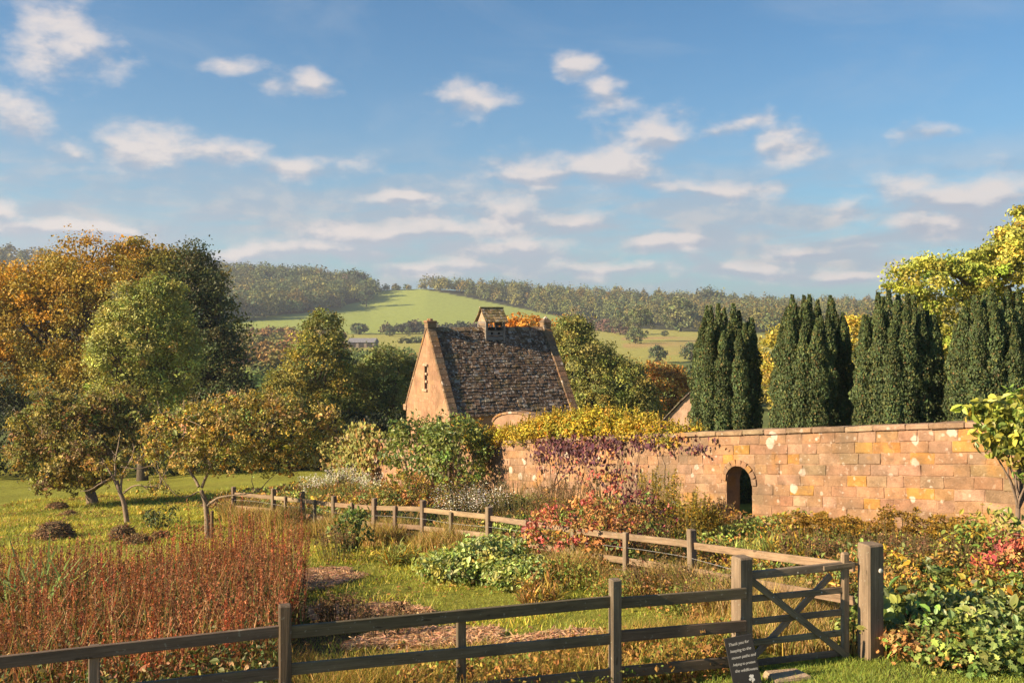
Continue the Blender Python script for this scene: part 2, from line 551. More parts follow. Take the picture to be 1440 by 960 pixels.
def ground(X, Y):
    X, Y = np.asarray(X, float), np.asarray(Y, float)
    near = plane_z(X, Y) + .035 * np.sin(X * 1.1 + .6) * np.sin(Y * .9) + .06 * np.sin(X * .37 + Y * .23)
    Ys = np.maximum(Y, 60.0)
    px = 720 + F * X / Ys
    cy = np.interp(px, CREST[:, 0], CREST[:, 1])
    y = np.interp(Ys, [60, 110, 150, 250, 400, 600], [640, 600, 576, 527, 493, 468])
    s_ = np.clip((Ys - 600) / 400, 0, 1)
    s_ = s_ * (1 - .28 * (1 - s_))
    y = np.where(Ys > 600, 468 + (cy - 468) * s_, y)
    far = CAMZ + (HOR - y) / F * Ys
    zc = CAMZ + (HOR - cy) / F * 1000
    far = np.where(Ys > 1000, zc - (Ys - 1000) * .015, far)
    far = far + np.sin(X * .012 + 1) * np.sin(Ys * .017) * 1.2 * ss(Ys, 150, 300) * (1 - ss(Ys, 560, 640))
    b = ss(Y, 85, 150)
    return near * (1 - b) + far * b


def G(x, y):
    return float(ground(x, y))


def at(px, Y, y=None):
    """plan position of a picture column at depth Y"""
    x = px_u(px) * Y
    return x, Y


def far_Y(px, y):
    """depth at which the hillside is seen at row y"""
    Ys = np.linspace(120, 1000, 900)
    X = px_u(px) * Ys
    yy = HOR - (ground(X, Ys) - CAMZ) / Ys * F
    i = np.argmin(np.abs(yy - y))
    return float(Ys[i])


def inpoly(x, y, poly):
    x, y = np.asarray(x), np.asarray(y)
    c = np.zeros(x.shape, bool)
    j = len(poly) - 1
    for i in range(len(poly)):
        xi, yi = poly[i]
        xj, yj = poly[j]
        k = ((yi > y) != (yj > y)) & (x < (xj - xi) * (y - yi) / (yj - yi + 1e-12) + xi)
        c ^= k
        j = i
    return c


def wall_x(Y):
    return 24.06 - 0.697 * Y


def fence_x(Y):
    return np.interp(Y, [12.5, 13.4, 16.9, 22.5, 24.8, 27.7, 31.3, 40], [4.7, 4.4, 3.05, -.5, -2.2, -4.95, -7.5, -12.5])


def build_ground():
    nu, nv = 620, 520
    U = np.sinh(np.linspace(-1, 1, nu) * 2.2) / math.sinh(2.2) * 2.0
    Yv = np.concatenate([[-28, -15, -5], np.geomspace(2 + 10, 1700 + 10, nv) - 10])
    nv = len(Yv)
    UU, YY = np.meshgrid(U, Yv)
    XX = UU * (YY + 34)
    XX = XX.copy()
    Z = ground(XX, YY)
    f = lambda s, k: (np.sin(XX * s + k) * np.sin(YY * s * 1.3 + k * 2) + np.sin(XX * s * 2.3 - YY * s * 1.7 + k))
    lawn = np.array((0.235, 0.235, 0.042))
    C = np.broadcast_to(lawn, XX.shape + (3,)).copy()
    def blend(mask, col):
        nonlocal C
        C = C * (1 - mask[..., None]) + np.array(col) * mask[..., None]
    blend(np.clip(.3 * f(.35, 1.3), 0, .5), (0.22, 0.20, 0.04))
    soil = (0.085, 0.062, 0.032)
    straw = (0.42, 0.25, 0.14)
    # rough strip and bed beyond the fence
    fx = fence_x(YY)
    inb = ((XX > fx - .3) & (XX < wall_x(YY)) & (YY > 11.5) & (YY < 48)).astype(float)
    blend(inb, soil)
    # cut straw on the lawn
    for (cx, cy, rx, ry, a) in [(-4.1, 20.2, 1.0, 1.3, .9), (-2.5, 16.6, 1.0, .75, .85), (-1.3, 14.5, 1.3, .7, .9), (-5.4, 26, 1.4, 1.3, .5), (.6, 13.9, 1.0, .7, .6),
                                (-13, 41, 2.6, 2.0, .5), (-8.3, 36, 2.6, 1.5, .55), (-9, 26, 2.2, 1.2, .7), (-17, 46, 4, 1.0, .4), (-6.2, 30.5, 1.5, 3.2, .6)]:
        d = ((XX - cx) / rx) ** 2 + ((YY - cy) / ry) ** 2 + .35 * f(2.1, cx)
        blend((1 - ss(d, .5, 1.3)) * a, straw)
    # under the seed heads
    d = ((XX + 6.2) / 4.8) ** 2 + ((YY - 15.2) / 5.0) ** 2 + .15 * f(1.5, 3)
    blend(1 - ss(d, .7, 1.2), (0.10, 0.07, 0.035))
    # rough grass along the near fence
    d = np.abs(YY - (11.1 + .34 * XX)) + .2 * f(1.7, 5)
    blend((1 - ss(d, 1.0, 2.2)) * .8 * (XX < 2.6), (0.20, 0.15, 0.05))
    # valley
    PX = 720 + F * XX / np.maximum(YY, 40)
    PY = HOR - (Z - CAMZ) / np.maximum(YY, 40) * F
    far = ss(YY, 70, 110)
    blend(far, (0.12, 0.14, 0.045))
    fld = inpoly(PX, PY, [(250, 475), (330, 446), (430, 440), (520, 421), (520, 395), (600, 395), (600, 407), (700, 427), (820, 452), (900, 460), (640, 470), (520, 468), (335, 476)]) & (YY > 500)
    blend(fld.astype(float), (0.27, 0.31, 0.075))
    f2 = inpoly(PX, PY, [(480, 470), (900, 462), (1000, 467), (1160, 474), (1230, 474), (1230, 482), (1010, 500), (900, 520), (820, 520), (560, 500), (480, 495)]) & (YY > 200)
    blend(f2.astype(float), (0.31, 0.29, 0.08))
    f3 = inpoly(PX, PY, [(870, 472), (1000, 474), (1010, 490), (940, 500), (880, 492)]) & (YY > 200)
    blend(f3 * np.clip(.5 + .4 * f(.05, 1), 0, 1), (0.36, 0.25, 0.10))
    wood = (YY > 640) & ~fld & ((PX < 520) | (PX > 590)) & ~f2
    blend(wood.astype(float), (0.05, 0.05, 0.025))
    i = np.arange(nv - 1)[:, None] * nu + np.arange(nu - 1)[None]
    q = np.stack([i, i + 1, i + nu + 1, i + nu], -1).reshape(-1, 4)
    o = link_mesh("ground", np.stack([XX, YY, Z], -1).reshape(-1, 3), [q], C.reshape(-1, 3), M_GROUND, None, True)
    tag(o, "grassy ground sloping down from garden lawn to valley fields and hillside", None, None, "structure")


build_ground()


def build_haze():
    m, t = new_mat("haze_material")
    v = t.n("ShaderNodeVolumePrincipled", {"Color": (0.80, 0.86, 1.0, 1), "Density": 0.00021, "Anisotropy": 0.2})
    o_ = t.n("ShaderNodeOutputMaterial")
    t.t.links.new(v.outputs[0], o_.inputs[1])
    mb = MB().box((0, 900, 40), (7800, 1960, 190), (1, 1, 1))
    o = mb.build("haze", m)
    tag(o, "thin blue haze over the valley", None, None, "stuff")


build_haze()


# ------------------------------------------------------------------ woods on the hills
def far_tree_leaves(mb, X, Y, H, R, pal, per=150, size=.9, conical=None):
    """crowns standing on the hillside, all into mb"""
    n = len(X)
    Z = ground(X, Y)
    d = rdir(n * per).reshape(n, per, 3)
    d[..., 2] = np.abs(d[..., 2]) * 1.0 - .25 * rng.random((n, per))
    r = (.55 + .5 * rng.random((n, per, 1)) ** .5)
    lump = 1 + .22 * np.sin(d[..., 0:1] * 5 + rng.random((n, 1, 1)) * 6) * np.sin(d[..., 1:2] * 5 + d[..., 2:3] * 4 + rng.random((n, 1, 1)) * 6)
    q = d * r * lump
    q[..., :2] *= R[:, None, None]
    if conical is not None:
        k = conical[:, None, None] * np.clip(q[..., 2:3], 0, 1)
        q[..., :2] *= (1 - .75 * k)
    q[..., 2] = H[:, None] * (.27 + .70 * q[..., 2])
    P = q + np.stack([X, Y, Z], -1)[:, None]
    O = d.reshape(-1, 3)
    N = n * per
    col = np.repeat(pick(pal, n, .15), per, 0) * np.exp(rng.normal(0, .12, (N, 1)))
    leaf_set(mb, P.reshape(-1, 3), rdir(N), unit(O + np.array([0, 0, .3]) + rng.normal(size=(N, 3)) * .35), size * np.exp(rng.normal(0, .3, N)), col, T_QUAD)


PAL_WOOD = [((.090, .098, .036), 3), ((.110, .098, .034), 2), ((.072, .090, .038), 4), ((.13, .095, .028), 1), ((.055, .072, .038), 2), ((.15, .14, .042), 1.5)]
PAL_LARCH = [((.125, .112, .034), 3), ((.14, .108, .030), 2.5), ((.11, .11, .036), 3), ((.09, .095, .034), 2)]


def scatter_poly(poly, n, y0=110, y1=1060):
    """points on the hillside inside a polygon given as seen rows and columns, even in plan"""
    X, Y = [], []
    have = 0
    px0, px1 = min(p[0] for p in poly), max(p[0] for p in poly)
    while have < n:
        m = n * 12
        y = np.sqrt(rng.random(m) * (y1 ** 2 - y0 ** 2) + y0 ** 2)
        px = px0 + rng.random(m) * (px1 - px0)
        x = px_u(px) * y
        row = HOR - (ground(x, y) - CAMZ) / y * F
        ok = inpoly(px, row, poly)
        X.append(x[ok])
        Y.append(y[ok])
        have += ok.sum()
        if len(X) > 60:
            break
    return np.concatenate(X)[:n], np.concatenate(Y)[:n]


def wood(name, poly, n, label, hr, rr, pal, per=150, size=1.0, cone=0., y0=500, y1=1060):
    X, Y = scatter_poly(poly, n, y0, y1)
    n = len(X)
    H = hr[0] + rng.random(n) * (hr[1] - hr[0])
    R = rr[0] + rng.random(n) * (rr[1] - rr[0])
    mb = MB()
    far_tree_leaves(mb, X, Y, H, R, pal, per, size, (rng.random(n) < cone).astype(float) if cone else None)
    o = mb.build(name, M_FAR)
    tag(o, label, None, None, "stuff")


wood("woodland", [(598, 380), (598, 409), (640, 413), (700, 427), (760, 440), (820, 451), (900, 459), (1000, 466), (1100, 470), (1260, 474), (1600, 476), (1600, 380)],
     1500, "long autumn wood of brown larches along the hill crest right of field", (10, 18), (5.5, 9), PAL_LARCH + PAL_WOOD[:4], 240, .88, .5, 600, 1050)
wood("woodland", [(200, 470), (335, 451), (430, 443), (520, 423), (524, 380), (200, 370)], 520,
     "mixed brown and grey green wood on hill above the left end of bright field", (11, 21), (7, 12), PAL_WOOD, 520, 1.0, 0, 560, 1050)
wood("woodland", [(-700, 480), (-700, 330), (200, 330), (200, 480)], 620,
     "distant wood on the hilltop behind the orange beech", (13, 19), (6, 10), PAL_WOOD, 160, 1.5, 0, 560, 1050)
wood("scrubland", [(330, 476), (340, 474), (480, 478), (480, 500), (420, 540), (330, 540)], 150,
     "rusty brown scrub below the bright field left of barn", (4, 8), (3, 5), [((.16, .10, .035), 2), ((.12, .11, .035), 2), ((.15, .075, .035), 1)], 200, .8, 0, 150, 640)
wood("scrubland", [(500, 505), (570, 510), (640, 525), (900, 545), (1000, 532), (1230, 520), (1230, 570), (900, 585), (300, 590), (330, 540), (420, 530)], 260,
     "mixed green scrub and low trees across the valley floor", (3, 6), (3, 5), [((.10, .12, .035), 2), ((.07, .09, .03), 2), ((.14, .11, .035), 1)], 220, .7, 0, 115, 420)


def hedge_row(label, pts, n, hr, rr, pal, name="hedge", cat="hedge", per=300, size=.75, smallgap=0):
    """an overgrown hedge as one thing, following seen points (px,row)"""
    mb = MB()
    t = np.sort(rng.random(n))
    pts = np.array(pts, float)
    s_ = np.linspace(0, 1, len(pts))
    px = np.interp(t, s_, pts[:, 0])
    row = np.interp(t, s_, pts[:, 1])
    Y = np.array([far_Y(a, b) for a, b in zip(px, row)])
    X = px_u(px) * Y
    H = hr[0] + rng.random(n) * (hr[1] - hr[0])
    R = rr[0] + rng.random(n) * (rr[1] - rr[0])
    far_tree_leaves(mb, X, Y, H, R, pal, per, size)
    o = mb.build(name, M_FAR)
    tag(o, label, cat)


PAL_DARK = [((.045, .055, .035), 2), ((.06, .06, .03), 2), ((.075, .06, .04), 1)]
hedge_row("dark overgrown hedge with bare purplish tops across field behind dovecote", [(536, 470), (600, 469), (668, 468), (700, 467)], 26, (6, 9.5), (4, 6), [((.07, .055, .04), 2), ((.05, .055, .04), 2)])
hedge_row("low thin hedge in pale field right of the grey barn", [(550, 483), (590, 482), (625, 483)], 14, (2, 3.2), (2.2, 3), [((.10, .10, .045), 1)], per=160)
hedge_row("brown leafless hedge at the far edge of golden pasture", [(805, 461), (850, 466), (885, 472)], 16, (6, 9), (4, 5.5), [((.085, .055, .04), 2), ((.07, .07, .035), 1)])
hedge_row("thin line of small trees on the crest of bright field", [(523, 409), (560, 408), (602, 407)], 13, (4, 8), (3, 5), PAL_WOOD, per=150)
hedge_row("dark clump of round trees breaking the right hand skyline", [(985, 432), (1000, 432), (1018, 432)], 9, (17, 22), (7, 9), PAL_WOOD, "tree_clump", "trees", per=260, size=1.2)


def field_tree(px, row, wpx, hpx, label, pal, per=900, size=None, kind="field_tree"):
    Y = far_Y(px, row)
    X = px_u(px) * Y
    z = G(X, Y)
    R, H = wpx / 2 * Y / F, hpx * Y / F
    t = thing(kind, (X, Y, z), label, "tree")
    mb = MB()
    ells = [(0, 0, H * .55, R * .9, R * .9, H * .46), (-R * .35, 0, H * .42, R * .62, R * .7, H * .34), (R * .4, -.2 * R, H * .45, R * .6, R * .6, H * .36)]
    foliage(mb, ells, per // 14, R * .24, 28, (size or R * .085), pal, T_QUAD, .65)
    mb.build("crown", M_FAR, t)
    tb = MB().tube(wiggle((0, 0, -.4), (0, 0, H * .6), 5, R * .02), np.linspace(R * .09, R * .03, 5), 6, (.07, .055, .04))
    tb.build("trunk", M_BARK, t)


for a in [(900, 480, 34, 48, "tall pale green tree at the top of the golden pasture"), (872, 471, 24, 32, "pinkish grey tree left of the tall pale tree above the golden pasture"),
          (893, 483, 24, 22, "small round green tree at foot of the tall pale pasture tree"), (925, 510, 26, 23, "lone round dark green tree in the middle of golden pasture"),
          (973, 508, 30, 24, "grey green bush beside the leftmost yew at pasture edge"), (957, 466, 48, 46, "broad green tree where wood meets the golden pasture"),
          (935, 473, 10, 8, "tiny dark thorn bush between two shadows on pasture"),
          (515, 431, 20, 34, "tall grey green tree at the corner of left wood"), (497, 407, 44, 24, "open crowned tree with sky showing through on left wood skyline"),
          (505, 470, 24, 15, "dark tree behind roof of the grey barn"), (548, 473, 15, 14, "small dark round tree below the left end of field hedge"), (574, 472, 10, 12, "pale pinkish bush in front of dark field hedge")]:
    field_tree(*a, pal=[((.10, .11, .045), 2), ((.08, .09, .045), 2)] if "pale" in a[4] or "broad" in a[4] else [((.055, .07, .04), 2), ((.075, .08, .04), 1)], per=1100)


# ------------------------------------------------------------------ grey barn
def build_barn():
    Y = 430.0
    X = px_u(511) * Y
    z = CAMZ + (HOR - 484) / F * Y
    z = min(z, G(X, Y) + .2)
    t = thing("barn", (X, Y, z), "long low grey barn in valley field left of dovecote", "barn")
    t.rotation_euler = (0, 0, math.radians(-8))
    L, W, h, r = 11.5, 7, 2.1, 3.9
    MB().box((0, 0, h / 2 - .5), (L, W, h + 1), (.20, .17, .15)).build("wall", M_GABLE, t)
    mb = MB()
    V = np.array([(-L / 2 - .3, -W / 2 - .4, h), (L / 2 + .3, -W / 2 - .4, h), (L / 2 + .3, 0, r), (-L / 2 - .3, 0, r), (-L / 2 - .3, W / 2 + .4, h), (L / 2 + .3, W / 2 + .4, h)])
    mb.add(V, [[[0, 1, 2, 3], [3, 2, 5, 4]], [[0, 3, 4], [1, 5, 2]]], (.17, .17, .20))
    mb.build("roof", M_SLATE, t)
    for i in range(3):
        MB().box((-3.6 + i * 3.6, -W / 2 - .05, 1.0), (2.2, .12, 1.9), (.04, .035, .035)).build("door", M_WOOD, t)


build_barn()


# ------------------------------------------------------------------ trees of the valley edge
def big_tree(name, px, Y, label, ells_px, base_row, pal, ncl, cl_r, per, size, tpl=T_DIA, shell=.6, mat=None, depth=.9, group=None, bark=(.10, .08, .06), limbs=14,
             colf=None, trunk_r=.3, cat="tree", zmin=None, up=.35, flat=.7, trunk_px=None, jit=.16):
    """crown given as ellipses (px, row, rx, ry, depth offset in metres), scaled to metres at depth Y"""
    k = Y / F
    bx = px_u(trunk_px or px) * Y
    bz = G(bx, Y)
    t = thing(name, (bx, Y, bz), label, cat, group)
    ells = []
    for (ex, ey, rx, ry, dy) in ells_px:
        kk = (Y + dy) / F
        ells.append(((ex - 720) * kk - bx, dy, CAMZ + (HOR - ey) * kk - bz, rx * kk, rx * kk * depth, ry * kk))
    mb = MB()
    C = foliage(mb, ells, ncl, cl_r, per, size, pal, tpl, shell, up, flat, colf=colf, zmin=zmin, jit=jit)
    mb.build("crown", mat or M_LEAF, t)
    E = np.array(ells)
    ctr = np.average(E[:, :3], axis=0, weights=E[:, 3] ** 2)
    tb = MB()
    fork = np.array([ctr[0] * .35, ctr[1] * .35, max(ctr[2] * .45, .4)])
    tb.tube(wiggle((0, 0, -.4), fork, 6, trunk_r * .12), np.linspace(trunk_r * 1.25, trunk_r * .8, 6), 9, bark)
    for i in rng.choice(len(C), min(limbs, len(C)), replace=False):
        tip = C[i]
        P = wiggle(fork - (0, 0, .1), tip * .95 + ctr * .05, 8, np.linalg.norm(tip - fork) * .035, .12 * np.linalg.norm(tip - fork))
        tb.tube(P, np.linspace(trunk_r * .5, trunk_r * .06, 8), 6, bark)
        for _ in range(2):
            j = rng.integers(3, 7)
            e2 = P[j] + (ctr - P[j]) * .25 + rdir(1)[0] * np.linalg.norm(tip - fork) * .13
            tb.tube(wiggle(P[j], e2, 5, .03), np.linspace(trunk_r * .2, trunk_r * .03, 5), 5, bark)
    tb.build("trunk", M_BARK, t, True)
    return t


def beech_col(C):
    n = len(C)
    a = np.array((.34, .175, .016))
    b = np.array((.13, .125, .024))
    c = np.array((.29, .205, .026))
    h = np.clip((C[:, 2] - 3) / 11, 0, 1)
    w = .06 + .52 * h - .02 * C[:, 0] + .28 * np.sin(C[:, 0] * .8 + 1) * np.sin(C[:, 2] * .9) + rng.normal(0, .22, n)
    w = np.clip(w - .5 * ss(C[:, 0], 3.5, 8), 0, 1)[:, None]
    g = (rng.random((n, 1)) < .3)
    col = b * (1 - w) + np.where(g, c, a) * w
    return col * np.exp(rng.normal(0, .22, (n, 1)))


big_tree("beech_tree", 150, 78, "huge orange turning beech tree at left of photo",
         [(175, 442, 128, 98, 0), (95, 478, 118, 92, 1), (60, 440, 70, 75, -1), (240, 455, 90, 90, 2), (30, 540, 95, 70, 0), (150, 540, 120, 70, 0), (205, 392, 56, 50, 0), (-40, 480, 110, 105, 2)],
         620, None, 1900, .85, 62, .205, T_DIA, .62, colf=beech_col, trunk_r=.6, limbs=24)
big_tree("oak_tree", 300, 74, "dark green oak tree against right side of the orange beech",
         [(275, 465, 48, 85, 1), (292, 525, 52, 65, 0), (268, 400, 38, 50, 3), (320, 575, 50, 36, -2), (250, 530, 50, 70, 0)],
         620, [((.050, .062, .022), 3), ((.075, .070, .024), 2), ((.04, .055, .022), 2)], 700, .8, 50, .19, trunk_r=.4)
big_tree("willow_tree", 200, 60, "pale yellow green bushy willow in front of the orange beech",
         [(205, 470, 62, 62, 0), (175, 505, 50, 55, -.5), (240, 510, 45, 55, 0), (225, 430, 35, 38, 0), (190, 560, 60, 45, 0)],
         610, [((.24, .235, .060), 3), ((.20, .205, .05), 3), ((.15, .16, .042), 2)], 900, .5, 50, .14, T_DIA, .6, trunk_r=.3, up=.6)
big_tree("maple_tree", 448, 68, "golden topped dark tree left of the dovecote gable",
         [(450, 512, 44, 42, 0), (455, 470, 26, 30, 0), (420, 555, 44, 42, 0), (480, 558, 42, 42, .5), (445, 590, 66, 35, -1)],
         620, [((.22, .18, .030), 2), ((.13, .13, .03), 3), ((.07, .085, .024), 2)], 700, .55, 44, .155, trunk_r=.3)
big_tree("sycamore_tree", 545, 72, "dense green tree between the golden topped tree and dovecote",
         [(545, 535, 42, 42, 0), (520, 560, 40, 45, 0), (575, 550, 30, 40, 1), (545, 585, 60, 35, 0)],
         620, [((.14, .15, .038), 2), ((.09, .108, .032), 3)], 560, .5, 42, .15, trunk_r=.25)
big_tree("ash_tree", 845, 70, "broad leafy green tree right of the dovecote roof",
         [(822, 518, 46, 42, 0), (866, 545, 48, 38, -1), (796, 495, 32, 40, 1), (900, 572, 34, 32, -1), (840, 575, 70, 40, 0), (806, 468, 24, 22, 2)],
         620, [((.145, .145, .038), 3), ((.18, .16, .038), 2), ((.10, .11, .032), 2)], 1000, .5, 46, .15, trunk_r=.35)
big_tree("cherry_tree", 760, 84, "bright orange autumn tree peeping over dovecote ridge",
         [(740, 462, 35, 16, 0), (790, 475, 32, 22, 0), (760, 490, 60, 25, 0), (712, 458, 18, 10, 0)],
         600, [((.34, .17, .025), 3), ((.30, .12, .02), 2)], 240, .6, 30, .22, trunk_r=.25)
big_tree("cherry_tree", 940, 76, "rusty orange tree between green ash and leftmost yew",
         [(935, 545, 30, 32, 0), (955, 560, 28, 35, 0), (925, 585, 35, 28, 0), (915, 525, 14, 14, 0)],
         600, [((.30, .15, .03), 3), ((.22, .12, .03), 2), ((.17, .09, .03), 1)], 260, .5, 30, .17, trunk_r=.2)
big_tree("hazel_tree", 1210, 60, "yellow leaved tree in the gap between second and third yews",
         [(1205, 480, 32, 32, 0), (1180, 510, 26, 40, 0), (1090, 500, 22, 40, 3), (1100, 540, 30, 30, 3)],
         600, [((.30, .24, .04), 3), ((.20, .17, .035), 2)], 260, .5, 28, .17, trunk_r=.2)
big_tree("walnut_tree", 1400, 47, "large yellow green walnut tree behind the right hand yews",
         [(1400, 400, 70, 50, 0), (1320, 400, 62, 38, 0), (1440, 360, 55, 45, 0), (1350, 440, 75, 45, 1), (1475, 420, 95, 90, 2), (1290, 388, 34, 20, -.5), (1500, 330, 80, 60, 2), (1340, 505, 70, 55, 1)],
         600, [((.25, .245, .045), 3), ((.20, .215, .04), 3), ((.29, .25, .045), 1)], 800, .45, 60, .165, T_OVAL, .6, trunk_r=.4, up=.15)
# dark shade trees closing the garden behind the orchard
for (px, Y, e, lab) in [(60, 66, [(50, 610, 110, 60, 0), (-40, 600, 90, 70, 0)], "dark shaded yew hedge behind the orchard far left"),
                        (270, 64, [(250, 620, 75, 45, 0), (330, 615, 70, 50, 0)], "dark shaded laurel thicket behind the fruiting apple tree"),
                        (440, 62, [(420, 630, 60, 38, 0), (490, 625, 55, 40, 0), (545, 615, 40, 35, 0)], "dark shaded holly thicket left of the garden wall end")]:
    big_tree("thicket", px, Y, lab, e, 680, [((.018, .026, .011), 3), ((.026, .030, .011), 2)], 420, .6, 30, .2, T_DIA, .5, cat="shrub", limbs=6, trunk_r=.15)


# ------------------------------------------------------------------ orchard trees
def apple_tree(name, px, Y, label, trunk_pts, limbs, ells_px, pal, ncl, cl_r, per, size, bark=(.24, .18, .13), r0=.09, apples=0, group=None, shell=.35, twigs=60):
    """trunk and limbs as seen polylines (px,row,depth offset), crown clumps around them"""
    bx, bz = px_u(px) * Y, G(px_u(px) * Y, Y)
    t = thing(name, (bx, Y, bz), label, "fruit tree", group)
    def loc(p):
        k = (Y + p[2]) / F
        return np.array([(p[0] - 720) * k - bx, p[2], CAMZ + (HOR - p[1]) * k - bz])
    tb = MB()
    P = np.array([loc(p) for p in trunk_pts])
    P[0, 2] = -.15
    def smooth(P, m=4):
        s0 = np.linspace(0, 1, len(P))
        s1 = np.linspace(0, 1, len(P) * m)
        Q = np.stack([np.interp(s1, s0, P[:, i]) for i in range(3)], 1)
        K = np.pad(Q, ((2, 2), (0, 0)), mode='edge')
        Q = sum(K[i:i + len(Q)] for i in range(5)) / 5
        return Q + np.cumsum(rng.normal(0, .006, Q.shape), 0) * .5
    tb.tube(smooth(P), np.linspace(r0 * 1.3, r0 * .8, len(P) * 4), 8, bark)
    ends = []
    for L in limbs:
        Q = smooth(np.array([loc(p) for p in L[1:]]))
        tb.tube(Q, np.linspace(r0 * L[0], r0 * .12, len(Q)), 6, bark)
        ends.append(Q)
    E = []
    for (ex, ey, rx, ry, dy) in ells_px:
        c = loc((ex, ey, dy))
        k = (Y + dy) / F
        E.append((c[0], c[1], c[2], rx * k, rx * k * .85, ry * k))
    mb = MB()
    C = foliage(mb, E, ncl, cl_r, per, size, pal, T_OVAL, shell, .3, .8, clump_jit=.3, jit=.25)
    allp = np.concatenate(ends)
    for c in C[rng.choice(len(C), min(twigs, len(C)), replace=False)]:
        i = np.argmin(np.linalg.norm(allp - c, axis=1))
        tb.tube(wiggle(allp[i], c + rdir(1)[0] * .25 + (0, 0, .12), 5, .025), np.linspace(r0 * .22, r0 * .07, 5), 4, np.array(bark) * 1.1)
    mb.build("crown", M_LEAF, t)
    tb.build("trunk", M_BARK, t, True)
    if apples:
        low = C[np.argsort(C[:, 2])][: max(apples * 3, 10)]
        for c in low[rng.choice(len(low), apples, replace=False)]:
            apple(c + rdir(1)[0] * .1, .055, t)
    return t


_apple = []


def apple(p, r, parent=None):
    if not _apple:
        th = np.linspace(0, np.pi, 8)
        prof = [(math.sin(a) * (1 + .06 * math.cos(a)), math.cos(a) * .92 - .12 * math.exp(-(a / .35) ** 2) + .1 * math.exp(-((math.pi - a) / .35) ** 2)) for a in th]
        mb = MB()
        V = [(x * math.cos(b), x * math.sin(b), z) for (x, z) in prof for b in np.linspace(0, 2 * np.pi, 10, endpoint=False)]
        q = [[i * 10 + j, i * 10 + (j + 1) % 10, (i + 1) * 10 + (j + 1) % 10, (i + 1) * 10 + j] for i in range(7) for j in range(10)]
        mb.add(np.array(V), [q], (.62, .33, .035))
        mb.tube([(0, 0, .75), (.05, 0, 1.0), (.12, 0, 1.25)], .05, 5, (.1, .06, .03))
        o = mb.build("apple", M_FRUIT, parent, True)
        _apple.append(o)
    else:
        o = _apple[0].copy()
        COL.objects.link(o)
        o.parent = parent
    o.location = tuple(p)
    o.scale = (r, r, r)
    o.rotation_euler = (rng.random() * .8, rng.random() * .8, rng.random() * 6)
    return o


PAL_APPLE = [((.25, .185, .048), 3), ((.28, .20, .038), 2), ((.19, .17, .045), 4), ((.21, .14, .06), 1.5), ((.13, .14, .04), 2.5)]
apple_tree("apple_tree", 293, 28.2, "golden leaved apple tree with yellow fruit, forked trunk tied to a stake",
           [(293, 757, 0), (291, 725, 0), (288, 703, 0), (281, 687, 0)],
           [(.7, (281, 687, 0), (270, 665, .2), (252, 648, .4), (232, 625, .2), (205, 600, 0)),
            (.7, (283, 688, 0), (292, 665, -.2), (306, 640, -.3), (318, 620, -.3), (350, 605, -.2), (385, 590, .1)),
            (.6, (290, 712, 0), (305, 700, -.2), (320, 697, -.4), (345, 695, -.5), (365, 690, -.5)),
            (.5, (306, 640, -.3), (318, 610, 0), (330, 580, .3), (335, 560, .3)),
            (.5, (270, 665, .2), (262, 640, -.3), (258, 610, -.5), (262, 585, -.6)),
            (.45, (350, 605, -.2), (400, 610, .4), (440, 600, .6), (470, 590, .6)),
            (.4, (318, 620, -.3), (370, 630, .6), (410, 640, .9)),
            (.35, (232, 640, .2), (215, 655, 0), (190, 660, -.2), (165, 655, -.2)),
            (.3, (240, 600, 0), (238, 575, 0), (226, 585, 0), (222, 560, 0)),
            (.3, (281, 690, 0), (262, 700, -.3), (245, 695, -.5), (225, 668, -.4))],
           [(350, 598, 92, 42, 0), (380, 575, 48, 22, .5), (268, 605, 56, 36, 0), (420, 612, 60, 42, .4), (305, 640, 85, 26, 0), (400, 648, 52, 22, .3), (232, 632, 34, 26, -.1), (452, 590, 30, 24, .3)],
           PAL_APPLE, 1150, .17, 16, .082, r0=.07, apples=22, twigs=150)
apple_tree("apple_tree", 132, 42, "wide spreading green gold apple tree with short thick trunk",
           [(132, 712, 0), (128, 697, 0), (124, 684, 0)],
           [(.7, (124, 684, 0), (105, 665, -.3), (80, 640, -.5), (50, 620, -.5)), (.7, (125, 686, 0), (140, 660, .3), (160, 630, .4), (175, 600, .3)),
            (.6, (126, 690, 0), (150, 675, -.6), (180, 655, -1), (205, 640, -1)), (.6, (124, 684, 0), (118, 650, .4), (110, 610, .6), (105, 570, .6))],
           [(100, 605, 78, 52, 0), (65, 640, 55, 42, -.6), (160, 590, 52, 42, .5), (130, 640, 62, 36, -1), (190, 605, 40, 35, .3), (95, 672, 48, 24, -1)],
           [((.17, .15, .035), 3), ((.13, .13, .035), 3), ((.20, .14, .04), 2), ((.18, .11, .05), 1)], 1050, .28, 26, .125, (.20, .15, .11), .22, twigs=80)
apple_tree("apple_tree", 180, 33, "thin bare young apple tree with few leaves left of the fruiting one",
           [(180, 728, 0), (175, 705, 0), (168, 690, 0), (163, 672, 0)],
           [(.8, (168, 690, 0), (158, 670, 0), (150, 655, 0), (142, 648, .1)), (.7, (170, 693, 0), (172, 670, 0), (180, 652, .1), (190, 645, .1)), (.6, (163, 672, 0), (162, 645, 0), (166, 625, .1), (168, 606, .1)),
            (.5, (172, 695, 0), (190, 680, -.2), (210, 685, -.3), (228, 678, -.3)), (.5, (158, 672, 0), (140, 680, -.2), (125, 690, -.2), (112, 690, -.2)),
            (.5, (180, 655, 0), (190, 635, .1), (187, 622, .1))],
           [(205, 660, 30, 18, 0), (180, 650, 26, 22, 0), (225, 690, 26, 14, -.1), (150, 665, 22, 18, 0)],
           PAL_APPLE, 70, .14, 14, .085, (.26, .19, .14), .07, apples=5, shell=.2, twigs=50)
